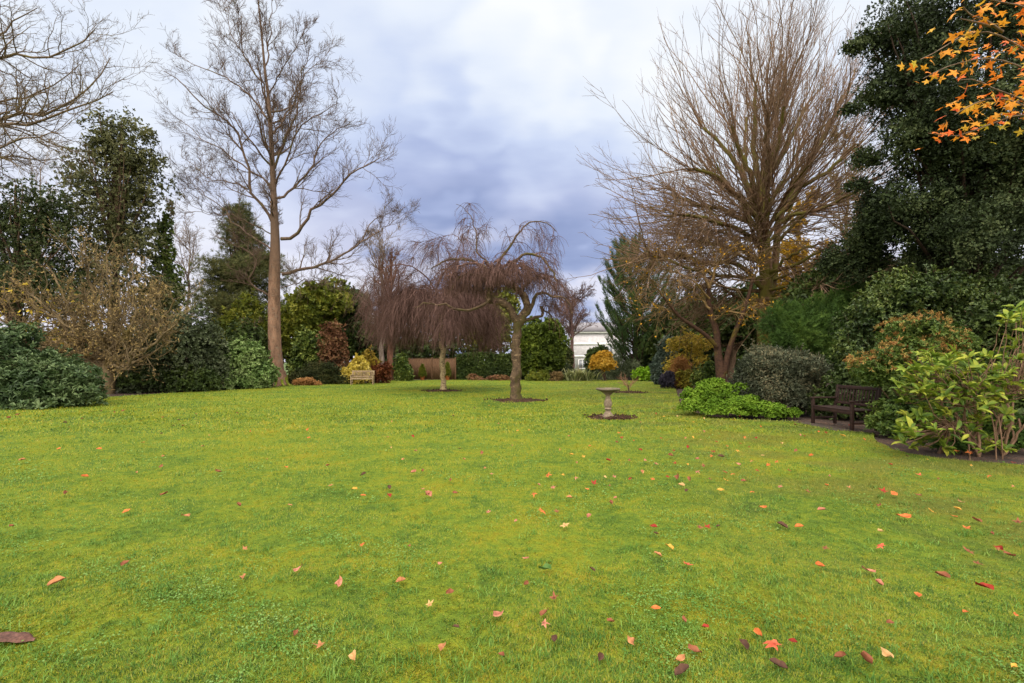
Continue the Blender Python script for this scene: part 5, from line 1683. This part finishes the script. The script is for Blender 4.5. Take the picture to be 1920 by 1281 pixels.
def fence():
    d = 39.4
    root = thing("wooden_fence", "brown wooden panel fence at the far end of the lawn", "fence", ((810 - 960) / FPX * d, d, 0))
    m = wood("brown_fence_wood", (70, 50, 36), (112, 82, 60), (4, 1, 0.5), 0.9)
    x0, x1 = (766 - 960) / FPX * d - root.location.x, (854 - 960) / FPX * d - root.location.x
    H = EYE + (HORIZON - 671) / FPX * d
    k = 2
    for i in range(k):
        a, b_ = x0 + (x1 - x0) * i / k, x0 + (x1 - x0) * (i + 1) / k
        b = Boxes()
        n = 13
        for j in range(n):
            w_ = (b_ - a - 0.1) / n
            b.box((a + 0.05 + w_ * (j + 0.5), 0.004 * (j % 2), H / 2 - 0.02), (w_ * 1.06, 0.018, H - 0.1 + 0.012 * math.sin(j * 3)))
        b.box(((a + b_) / 2, 0.035, 0.4), (b_ - a - 0.1, 0.04, 0.07)).box(((a + b_) / 2, 0.035, H - 0.35), (b_ - a - 0.1, 0.04, 0.07))
        b.box(((a + b_) / 2, 0, H - 0.035), (b_ - a - 0.1, 0.05, 0.03))
        b.build("panel", m, root, 0.0)
    for i in range(k + 1):
        x = x0 + (x1 - x0) * i / k
        Boxes().box((x, 0.01, H / 2), (0.1, 0.1, H + 0.06)).build("post", m, root)


fence()


def shed():
    d = 42.5
    root = thing("garden_shed", "low dark shed with a flat green roof behind the copper shrub", "shed", ((716 - 960) / FPX * d, d, 0))
    top = EYE + (HORIZON - 667) / FPX * d
    hw = 22 / FPX * d
    dark = wood("shed_boards", (58, 56, 54), (92, 88, 84), (1, 1, 4), 0.9)
    b = Boxes()
    for j in range(11):
        b.box((0, 0, 0.09 + j * 0.165), (hw * 2, 0.03 + 0.006 * (j % 2), 0.17))
    b.box((-hw + 0.02, 0.9, 0.92), (0.03, 1.8, 1.84)).box((hw - 0.02, 0.9, 0.92), (0.03, 1.8, 1.84)).box((0, 1.8, 0.92), (2 * hw, 0.03, 1.84))
    b.build("wall", dark, root, 0)
    Boxes().box((0, 0.85, top - 0.06), (hw * 2 + 0.3, 2.1, 0.13), rx=0.02).build("roof", mat_surface("green_felt", (52, 66, 50), (82, 96, 72), scale=8, rough=0.95), root)
    b = Boxes()
    b.box((0.35, -0.03, 0.93), (0.72, 0.03, 1.72))
    dr = b.build("door", wood("shed_door", (70, 66, 62), (104, 98, 92), (4, 1, 0.6)), root)
    Boxes().box((0.1, -0.06, 0.95), (0.03, 0.04, 0.14)).build("handle", mat_surface("iron", (30, 30, 30), (54, 52, 50), rough=0.5), dr)


shed()


def potted(label, px, d, top_px, seed):
    rng = np.random.default_rng(seed)
    b = np.array(((px - 960) / FPX * d, d, 0.0))
    root = thing("potted_conifer", label, "potted plant", b)
    ctl = [(0.002, 0.02), (0.14, 0.02), (0.15, 0.03), (0.185, 0.30), (0.21, 0.305), (0.215, 0.37), (0.19, 0.372), (0.18, 0.33), (0.002, 0.325)]
    V, F = lathe(ctl, 28)
    mk("pot", V, [F], mat_surface("terracotta", (150, 82, 52), (190, 112, 76), scale=8, rough=0.9), root, local=True)
    H = EYE + (HORIZON - top_px) / FPX * d
    lob = [(b + (0, 0, 0.35 + (H - 0.35) * t), np.array((1, 1, 1.2)) * 0.27 * (1.05 - t) ** 0.7) for t in (0.1, 0.25, 0.4, 0.55, 0.7, 0.85, 0.95)]
    shrub(None, None, None, lob, M_OLIVE, 420, 5, 0.12, 0.04, T_OVAL, seed, base=b + (0, 0, 0.3), parent=root, stems=4, inner=0.4, up=0.7)


potted("slim conifer in a terracotta pot before the middle of the fence", 792, 38.6, 684, 231)
potted("slim conifer in a terracotta pot half hidden by the rear birch trunk", 839, 38.6, 680, 232)


def house():
    d = 78.0
    X = lambda px: (px - 960) / FPX * d
    Z = lambda py: EYE + (HORIZON - py) / FPX * d
    root = thing("white_house", "tall pale banded house with grey roof glimpsed far behind the golden ball shrub", "house", (X(1120), d, 0))
    cx = root.location.x
    wm = mat_surface("white_render", (168, 164, 168), (200, 196, 200), scale=2, rough=0.9, bump=0.1)
    x0, x1 = X(1073) - cx, X(1178) - cx
    b = Boxes()
    b.box(((x0 + x1) / 2, 3, Z(622) / 2), (x1 - x0, 6, Z(622)))
    b.build("wall", wm, root, 0)
    # hipped slate roof in two slopes with a pale eaves band
    zr0, zr1 = Z(621.5), Z(602)
    V = [(x0 - 0.4, -0.5, zr0), (x1 + 0.4, -0.5, zr0), (x1 + 0.4, 6.5, zr0), (x0 - 0.4, 6.5, zr0), (x0 - 0.4, 3, zr1), (x1 + 0.4, 3, zr1)]
    rf = mk("roof", np.array(V), [[(0, 3, 2, 1), (0, 1, 5, 4), (2, 3, 4, 5)], [(1, 2, 5), (3, 0, 4)]], mat_surface("pale_slates", (104, 100, 106), (140, 136, 142), scale=3, stretch=(0.4, 1, 9), rough=0.7), root, local=True)
    Boxes().box(((x0 + x1) / 2, -0.16, zr0 - 0.18), (x1 - x0 + 0.7, 0.3, 0.26)).build("eaves", mat_surface("white_paint", (214, 212, 212), (232, 230, 230), rough=0.5), root, 0)
    Boxes().box(((x0 + x1) / 2, -0.05, Z(668)), (x1 - x0, 0.1, 0.22)).box(((x0 + x1) / 2, -0.05, Z(645)), (x1 - x0, 0.1, 0.3)).build("string_course", mat_surface("white_band", (220, 218, 218), (236, 234, 234), rough=0.6), root, 0)
    gm = mat_surface("dull_glass", (104, 106, 112), (128, 130, 138), rough=0.15, bump=0, spec=0.5)
    fm = mat_surface("white_frame", (204, 202, 202), (226, 224, 224), rough=0.5, bump=0)
    for px, w_, row in ((1092, 1.2, 683), (1142, 1.2, 683), (1142, 1.2, 657)):
        wx = X(px) - cx
        b = Boxes()
        z = Z(row)
        b.box((wx - w_ / 2, -0.04, z), (0.1, 0.08, 1.5)).box((wx + w_ / 2, -0.04, z), (0.1, 0.08, 1.5)).box((wx, -0.04, z + 0.7), (w_ - 0.1, 0.08, 0.1)).box((wx, -0.04, z - 0.7), (w_ - 0.1, 0.08, 0.1)).box((wx, -0.045, z), (0.06, 0.07, 1.3))
        f = b.build("window", fm, root, 0)
        Boxes().box((wx, -0.012, z), (w_ - 0.1, 0.02, 1.3)).build("pane", gm, f, 0)


house()


def back_row():
    """trees and tall hedging beyond the garden that close off the horizon"""
    rng = np.random.default_rng(240)
    spec = [(-300, 60, 560, 150, "wide dark evergreen far beyond the left bushes"), (-60, 55, 600, 120, "dark evergreen beyond the magnolia's left side"), (160, 56, 610, 110, "dark evergreen beyond the magnolia trunk"),
            (345, 58, 605, 90, "low dark evergreen in the gap left of the dark conifer"), (830, 62, 596, 130, "dark evergreen behind the wooden fence"), (1330, 60, 600, 110, "evergreen far behind the forked tree"),
            (1560, 46, 520, 110, "brownish green evergreen far behind the fan crown"), (1780, 42, 480, 140, "dark evergreen far behind the great holly"), (2080, 36, 460, 170, "dark evergreen beyond the right edge of the border")]
    for i, (px, d, yt, hw, lab) in enumerate(spec):
        c, r = box(px - hw, px + hw, yt, d, None, 0.5)
        lob = lobed(np.random.default_rng(300 + i), c, r, 12, 0.5)
        broad_tree("far_evergreen", lab, lob, (c[0], d, 0), [M_DARKGREEN, M_CONIFER, M_OLIVE][(0, 1, 0, 1, 0, 0, 2, 0, 1)[i]], 320 + 3 * i, 1700, 6, 0.42, 0.22, trunk_r=0.3, limbs=8, zmin=0.0, group="evergreens beyond the garden")


back_row()

# ------------------------------------------------------------------ orange maple sprays entering top right


def maple():
    rng = np.random.default_rng(250)
    base = np.array((6.9, 3.6, 0.0))
    root = thing("orange_maple", "maple with orange and yellow star leaves hanging into the top right corner", "tree", base)
    bark = mat_bark("maple_bark", (72, 58, 48), (124, 104, 88), scale=12)
    T = resample([base - (0, 0, 0.05), base + (0.0, 0, 1.5), base + (-0.1, 0.1, 3.0), base + (0.1, 0.2, 5.6)], 16)
    Tubes().add(T, np.linspace(0.12, 0.03, 16), 12).build("trunk", bark, root)
    sprays = [   # twig traced in photo pixels, distance, leaf spots along it
        [(2050, 150), (1950, 110), (1890, 75), (1850, 60), (1800, 70), (1760, 95), (1725, 112)],
        [(2050, 190), (1960, 150), (1900, 120), (1850, 110), (1800, 118), (1765, 130), (1730, 148)],
        [(2060, 240), (1960, 205), (1900, 180), (1860, 165), (1830, 150), (1800, 150)],
        [(2060, 300), (1980, 230), (1920, 215), (1880, 225), (1830, 243), (1795, 255), (1740, 250)],
        [(2050, 260), (1960, 220), (1900, 190), (1860, 185), (1825, 195), (1790, 215)],
        [(2040, 60), (1960, 30), (1910, 10), (1880, 5), (1820, -10)],
        [(2040, 110), (1970, 80), (1930, 70), (1905, 60)],
        [(1880, 60), (1850, 40), (1820, 28), (1805, 12)],
        [(1860, 50), (1830, 42), (1800, 35)],
        [(1980, 190), (1930, 175), (1905, 195), (1890, 215)],
        [(2060, 20), (1980, -30), (1900, -60)],
    ]
    tb = Tubes()
    P, D = [], []
    hub = T[9]
    for k, sp_ in enumerate(sprays):
        d0 = 3.9 + 0.35 * math.sin(k * 2.3)
        Q = traced(sp_, d0 + 0.1, d0 - 0.05, 14)
        tb.add(Q, np.linspace(0.011, 0.0035, 14), 6)
        if k not in (7, 8):
            tb.add(resample([T[8 + k % 5], T[8 + k % 5] * 0.5 + Q[0] * 0.5 + (0, 0, 0.12), Q[0]], 8), np.linspace(0.026, 0.008, 8), 6)
        for j in range((38, 36, 30, 56, 48, 18, 16, 10, 10, 16, 10)[k]):
            i = rng.uniform(4.5, 13) if k not in (7, 8, 9) else rng.uniform(1, 13)
            a = int(i)
            q = Q[a] + (Q[min(a + 1, 13)] - Q[a]) * (i - a)
            off = rng.normal(0, 1, 3) * (0.075, 0.10, 0.055)
            P.append(q + off)
            D.append((rng.normal(-0.4, 0.7), rng.normal(0, 0.6), rng.uniform(-0.6, 0.25)))
    for k in range(260):                       # the crown outside the picture
        a = T[rng.integers(9, 16)] + rng.normal(0, 1, 3) * (0.9, 1.0, 0.5) + (0.6, 0, 0.3)
        if a[0] / a[1] > 1.15 or (a[2] - EYE) / a[1] > 0.85:
            P.append(a)
            D.append(rng.normal(0, 1, 3))
    for k in range(14):
        s = T[rng.integers(8, 15)]
        e = s + rng.normal(0, 1, 3) * (0.9, 0.9, 0.4) + (0.6, 0, 0.35)
        if e[0] / e[1] > 1.15:
            tb.add(resample([s, s * 0.5 + e * 0.5 + (0, 0, 0.1), e], 8), np.linspace(0.02, 0.004, 8), 6)
    tb.build("branches", bark, root)
    P, D = np.array(P), unit(np.array(D))
    U = unit(rng.normal(0, 0.55, P.shape) + np.array((0.0, -0.75, 0.75)))
    s = rng.uniform(0.07, 0.12, len(P))
    rnd = np.clip(0.5 + 0.3 * np.sin(P[:, 2] * 3.1 + P[:, 0] * 2.2) + rng.normal(0, 0.2, len(P)), 0, 1)
    leaves("foliage", rng, P, D, U, s, s, star_template(-0.18), mat_leaf("maple_leaf", [(178, 62, 28), (208, 96, 32), (218, 128, 42), (220, 156, 48), (176, 156, 46)], rough=0.55, trans=0.4, nscale=1.5, nmix=0.25), root, rnd=rnd)


maple()

# ------------------------------------------------------------------ fallen leaves, one object each
# px, py, size class (1 small .. 4 big), colour, shape (s star, e oval)
FALLEN = """
107,1103,3,t,e 236,1067,2,b,e 348,976,2,t,e 237,967,2,o,e 308,935,2,b,e 461,1038,2,t,e 455,1093,2,t,e 560,1077,2,p,e 635,1105,3,p,e 602,1222,3,t,s 664,1246,2,w,e 752,1100,2,t,e
804,1146,2,w,s 844,1122,2,b,e 932,1164,3,p,e 854,1188,1,k,e 830,1226,2,t,e 554,1200,1,b,e 940,1242,1,b,e 988,1056,2,p,s 1060,996,3,w,s 1013,970,4,o,s 914,969,2,p,s 1104,977,2,p,e
1039,1133,2,b,s 1230,1152,2,o,e 1285,1067,3,c,s 1328,998,3,r,s 1255,1035,2,y,e 1455,1232,4,c,s 1628,1081,3,p,e 1656,1038,3,c,s 1694,978,4,o,e 1750,969,3,y,s 1811,999,3,o,s 1846,1112,3,r,e
1545,1037,2,b,s 1537,1072,2,o,e 1656,929,3,r,s 1676,934,3,o,e 1801,949,2,p,e 1113,914,3,r,s 1270,903,3,b,e 1251,900,2,r,s 1362,908,3,y,s 1266,876,2,r,s 1241,828,3,r,s 1165,827,2,r,s
1161,818,2,o,s 1157,836,1,b,e 1188,833,1,o,e 1071,859,2,y,e 1093,863,2,y,s 1081,875,1,p,e 1067,824,1,t,e 802,935,1,b,e 804,935,3,p,e 681,897,2,k,e 730,922,2,k,e 730,937,2,r,e
620,917,2,t,s 664,925,2,y,e 681,937,2,o,e 577,812,2,o,e 579,828,2,o,s 536,883,1,o,e 542,957,2,t,s 775,893,2,p,e 792,891,2,b,e 774,824,2,r,e 727,826,1,t,e 734,846,1,w,e
779,852,1,p,e 755,868,1,t,e 854,933,2,b,e 792,925,1,p,e 862,848,1,k,e 904,856,2,b,e 910,885,1,t,e 920,896,2,p,s 677,1032,2,o,s 767,1034,1,b,e 826,1067,1,p,e 917,765,1,o,e
717,769,2,k,e 1027,900,3,o,s 1036,921,2,p,s 1002,936,3,o,s 1068,941,2,t,e 1010,917,1,p,e 1044,968,2,b,s 1145,952,2,b,e 1154,942,1,p,e 1143,919,2,b,s 1230,781,1,r,e 1270,786,1,w,s
1258,861,2,b,e 1263,852,1,r,e 1307,868,2,p,e 1289,878,1,y,e 1228,876,2,p,s 1204,892,2,t,e 1152,902,2,p,s 1134,902,1,w,e 1307,894,2,p,s 1294,906,2,b,e 1277,918,2,w,e 1287,928,2,k,e
1360,892,2,r,s 1376,898,2,o,s 1350,926,2,y,e 1412,932,2,o,s 1338,854,3,r,s 1335,862,2,o,s 1352,863,3,k,e 1383,851,2,y,s 1390,838,2,r,s 1383,877,2,p,e 1431,861,2,w,s 1410,872,1,t,e
1387,785,1,o,s 1374,792,1,r,s 1418,828,2,r,e 1395,827,2,o,s 1313,831,1,w,e 1299,826,1,y,e 1310,997,2,b,s 1346,996,1,k,e 1226,997,2,r,e 1230,1010,1,k,e 1234,1050,2,t,e 967,986,1,p,e
1022,1078,3,g,e 1110,1078,1,k,e 1461,920,2,p,s 1455,873,2,o,s 1492,852,2,b,e 1465,838,2,w,e 1592,922,2,t,s 1647,957,2,b,e 1541,965,2,p,e 1795,963,2,y,e 1788,977,2,o,e 1831,985,2,b,e
1651,1006,2,w,e 1648,1105,2,p,e 1818,1044,3,b,s 1831,1065,3,b,s 1766,1091,3,b,e 1721,1127,2,o,e 1892,1051,2,b,e 1873,1038,2,r,e 1909,988,3,b,s 1467,995,3,k,e 1499,997,2,o,e 1856,901,2,o,s
1738,868,1,y,s 1822,880,1,y,s 1724,898,3,c,s 1670,878,1,r,e 1580,823,2,y,e 1592,803,2,r,s 1551,835,1,o,s 1521,861,2,o,e 1819,856,3,o,s 1845,840,3,o,s 1793,854,3,o,e 1901,874,2,r,s
1548,816,2,r,s 1491,802,1,b,e 1020,1185,2,p,s 1145,1178,1,b,e 1022,1162,2,b,e 986,1106,1,b,e 1125,1246,2,k,e 1302,1234,2,b,e 1275,1250,2,t,e 1280,1274,3,k,e 1185,1215,2,t,e 1322,1188,1,r,e
1395,1221,2,k,e 1422,1200,2,o,e 1040,1212,2,k,e 1282,1175,1,b,e 1665,1242,2,w,e 1622,1251,3,b,e 1576,1245,2,b,e 1459,1262,3,k,e 1810,1160,1,o,e 1487,1216,1,r,e 1669,1180,1,b,e 1902,1264,1,y,e
1905,1166,1,o,e 121,798,2,k,e 154,791,1,b,e 368,782,1,t,e 110,848,2,o,e 186,848,2,o,e 42,869,2,t,e 268,836,1,o,e 306,862,1,t,e 159,901,2,o,e 190,909,1,b,e 123,933,2,b,e 302,882,2,b,e
256,893,1,t,e 409,892,2,b,e 22,996,1,b,e 447,956,2,b,e 17,789,2,b,e 34,783,2,b,e 80,785,1,k,e 130,807,1,b,e 190,776,1,k,e 230,776,2,b,e 303,819,1,k,e 343,804,1,b,e 325,804,1,k,e
335,793,1,k,e 306,788,1,b,e 360,754,1,k,e 300,763,1,b,e 215,778,1,b,e 445,780,1,b,e 470,815,1,o,e 393,822,1,t,e 380,843,1,t,e 500,868,1,t,e 615,880,1,b,e 510,742,1,b,e 568,766,1,k,e
640,762,1,k,e 735,796,1,t,e 697,813,1,k,e 850,785,1,k,e 890,770,1,k,e 935,800,1,t,e 960,842,1,t,e 870,868,1,t,e 845,908,1,b,e 970,814,1,y,e 992,813,1,y,e 1200,797,1,t,e 1300,797,1,y,e
1245,787,1,y,e 1320,790,1,w,e 1420,812,1,y,e 1426,806,1,o,e 1320,815,1,p,e 1285,827,1,t,e 1210,870,1,p,e 1180,870,1,b,e 1050,850,1,t,e 1500,822,1,p,e 1535,815,1,o,e 1509,824,1,r,e
1620,830,1,o,e 1700,862,1,k,e 1600,885,1,k,e 1555,900,1,p,e 1550,918,1,o,e 1758,905,1,b,e 1720,936,2,b,e 1860,1010,1,b,e 1870,1040,1,t,e 1900,920,1,t,e 1100,925,1,o,e 1055,898,1,y,e 1345,835,2,r,s 1362,842,2,o,s 1290,845,2,r,e 1320,880,2,b,s 1200,850,2,r,e 1420,890,2,r,s 1440,880,2,o,e
1105,842,2,o,s 1140,870,2,r,e 1330,905,2,b,s 1225,905,2,o,s 1395,910,2,b,e 1480,890,2,r,s 1515,930,2,b,s 1430,960,2,o,e 1180,905,2,r,s 1080,905,2,p,s 1405,845,2,r,s
"""
COLOURS = {"o": ("orange", [(150, 74, 38), (198, 114, 58)]), "y": ("yellow", [(166, 116, 46), (200, 152, 66)]), "r": ("red", [(104, 30, 24), (156, 54, 38)]), "p": ("pink", [(138, 82, 66), (182, 122, 98)]),
           "t": ("tan", [(136, 86, 56), (180, 124, 84)]), "b": ("brown", [(104, 58, 40), (140, 86, 60)]), "k": ("dark brown", [(58, 38, 30), (92, 62, 48)]), "c": ("coral", [(166, 66, 46), (202, 104, 74)]),
           "w": ("cream", [(160, 116, 72), (200, 164, 114)]), "g": ("green", [(60, 92, 40), (88, 116, 56)])}


def oval_template(seed):
    """dead oval leaf, curled along its length and across, with a stalk"""
    rng = np.random.default_rng(seed)
    n, m = 9, 5
    fold, curl, tw = rng.uniform(0.3, 1.1), rng.uniform(0.1, 0.8), rng.uniform(-0.9, 0.9)
    V = []
    for i in range(n):
        t = i / (n - 1)
        wd = 0.30 * math.sin(math.pi * min(max(t, 0.02), 0.985)) ** 0.75 * (1 + 0.12 * math.sin(9 * t + seed))
        for j in range(m):
            s = (j / (m - 1) - 0.5) * 2
            V.append((t - 0.5, s * wd, abs(s) ** 1.5 * wd * fold + curl * (t - 0.5) ** 2 + tw * s * (t - 0.5) * 0.4 + 0.02 * math.sin(11 * t + 2 * s + seed) * abs(s) + rng.normal(0, 0.008)))
    F = [(i * m + j, i * m + j + 1, (i + 1) * m + j + 1, (i + 1) * m + j) for i in range(n - 1) for j in range(m - 1)]
    k = len(V)
    V += [(-0.49, 0.012, 0.02), (-0.49, -0.012, 0.02), (-0.72, 0.03, 0.05)]
    return np.array(V), F + [(k, k + 1, k + 2)]


def fallen_star(seed):
    rng = np.random.default_rng(seed)
    V, F = star_template(rng.uniform(0.12, 0.5) * rng.choice([-1, 1, 1]))
    V = V * 1.0
    V[:, 2] += 0.18 * np.abs(V[:, 1]) * rng.uniform(-0.3, 1.0) + 0.05 * np.sin(7 * V[:, 0] + seed) * np.abs(V[:, 0])
    V[:, 2] -= V[:, 2].min()
    return V, F


def fallen_leaves():
    rng = np.random.default_rng(260)
    items = []
    seen = set()
    for tok in FALLEN.split():
        a = tok.split(",")
        if tok in seen:
            continue
        seen.add(tok)
        items.append((float(a[0]), float(a[1]), int(a[2]), a[3], a[4]))
    mats = {k: mat_leaf("fallen_" + v[0], v[1], rough=0.75, trans=0.1, spec=0.2, nscale=40, nmix=0.45) for k, v in COLOURS.items()}
    cache = {}
    anchors = [("the bird bath", G(1140, 783)), ("the nearer weeping tree", G(968, 750)), ("the brown bench", np.array((7.3, 10.8, 0))), ("the box mound", G(1390, 787)), ("the left rhododendron", G(80, 768)),
               ("the tall bare tree", G(522, 723)), ("the pale rhododendron", G(1800, 862))]
    SIZE = {1: "tiny", 2: "small", 3: "large", 4: "very large"}
    used, made = {}, []
    order = sorted(range(len(items)), key=lambda i: (-items[i][2], -items[i][1]))
    for i in order:
        px, py, sz, c, sh = items[i]
        g = G(px, py)
        key = (c, sh, int(rng.integers(0, 4)))
        if key not in cache:
            V, F = (fallen_star if sh == "s" else oval_template)(key[2] * 7 + ord(c))
            if sh == "e":       # darker midrib and mottled blade
                vr = np.concatenate([np.tile([0.85, 0.6, 0.05, 0.5, 0.8], len(V) // 5), [0.1] * (len(V) % 5)])[:len(V)] + rng.normal(0, 0.14, len(V))
            else:
                rr_ = np.linalg.norm(V[:, :2], axis=1)
                vr = 0.15 + 0.8 * rr_ / rr_.max() + rng.normal(0, 0.16, len(V))
            cache[key] = mk_data("fallen_leaf", V, [[f for f in F if len(f) == 3], [f for f in F if len(f) == 4]], mats[c], rnd=np.clip(vr, 0, 1), smooth=True)
        o = bpy.data.objects.new("fallen_leaf", cache[key])
        COL.objects.link(o)
        d = g[1]
        base = {1: 0.050, 2: 0.074, 3: 0.100, 4: 0.128}[sz] * (0.98 if sh == "e" else 1.1)
        base *= float(np.clip(0.75 + d * 0.045, 0.85, 1.35)) * rng.uniform(0.9, 1.1)
        o.scale = (base, base, base)
        o.location = (g[0], g[1], 0.026 + 0.0038 * min(d, 13))
        # propped on the blades at all angles
        o.rotation_euler = (Euler((rng.uniform(-0.05, 0.25 + min(d, 10) * 0.05), rng.normal(0, 0.25), 0)).to_matrix() @ Euler((0, 0, rng.uniform(0, 6.283))).to_matrix()).to_euler()
        colour, shape = COLOURS[c][0], "star shaped" if sh == "s" else "oval"
        look = f"{SIZE[sz]} {colour} {shape} leaf"
        # say where: beside the most telling thing or bigger leaf near it
        cand = []
        for name, p in anchors + made:
            v = g[:2] - p[:2]
            dist = float(np.hypot(*v))
            if dist < 0.02:
                continue
            side = ("beyond" if v[1] > 0 else "in front of") if abs(v[1]) > abs(v[0]) * 1.2 else ("right of" if v[0] > 0 else "left of")
            cand.append((dist, side, name))
        cand.sort(key=lambda t: t[0])
        lab = None
        for dist, side, name in cand[:40]:
            for q in (["close"] if dist < 0.5 else []) + [f"{round(dist * 2) / 2:g} m"] + [f"{dist:.1f} m"]:
                t = f"{look} {q} {side} {name}"
                if t not in used and len(t.replace("-", " ").replace(".", " ").split()) <= 16:
                    lab = t
                    break
            if lab:
                break
        lab = lab or look + " on the lawn"
        used[lab] = 1
        tag(o, lab, "leaf", "fallen leaves on the lawn")
        if sz >= 3:
            nm = f"the {SIZE[sz]} {colour} {shape.split()[0]} leaf"
            if not any(nm == a for a, _ in made):
                made.append((nm, g))


fallen_leaves()


def bark_piece():
    """curled strip of dead leaf or bark lying at the lower left corner"""
    rng = np.random.default_rng(270)
    n, m = 16, 7
    V = []
    for i in range(n):
        t = i / (n - 1)
        wd = 0.040 * (0.55 + 0.45 * math.sin(3.0 * t + 0.3)) * (1 + 0.35 * math.exp(-((t - 0.78) / 0.1) ** 2)) * (1.0 if t < 0.93 else 0.6)
        for j in range(m):
            a = (j / (m - 1) - 0.5) * 2.3
            V.append((t * 0.24 - 0.14, math.sin(a) * wd, math.cos(a) * wd * 1.05 + 0.008 * math.sin(5 * t) + rng.normal(0, 0.0012)))
    V = np.array(V)
    F = [(i * m + j, (i + 1) * m + j, (i + 1) * m + j + 1, i * m + j + 1) for i in range(n - 1) for j in range(m - 1)]
    o = bpy.data.objects.new("dead_leaf", mk_data("dead_leaf", V, [F], mat_surface("curled_bark", (52, 33, 28), (108, 74, 64), scale=16, rough=0.8), smooth=True))
    COL.objects.link(o)
    g = G(26, 1206)
    o.location = (g[0], g[1], 0.012)
    o.rotation_euler = (0.1, 0, 0.16)
    tag(o, "long rolled purple-brown dead leaf at the bottom left corner of the lawn", "leaf")


bark_piece()
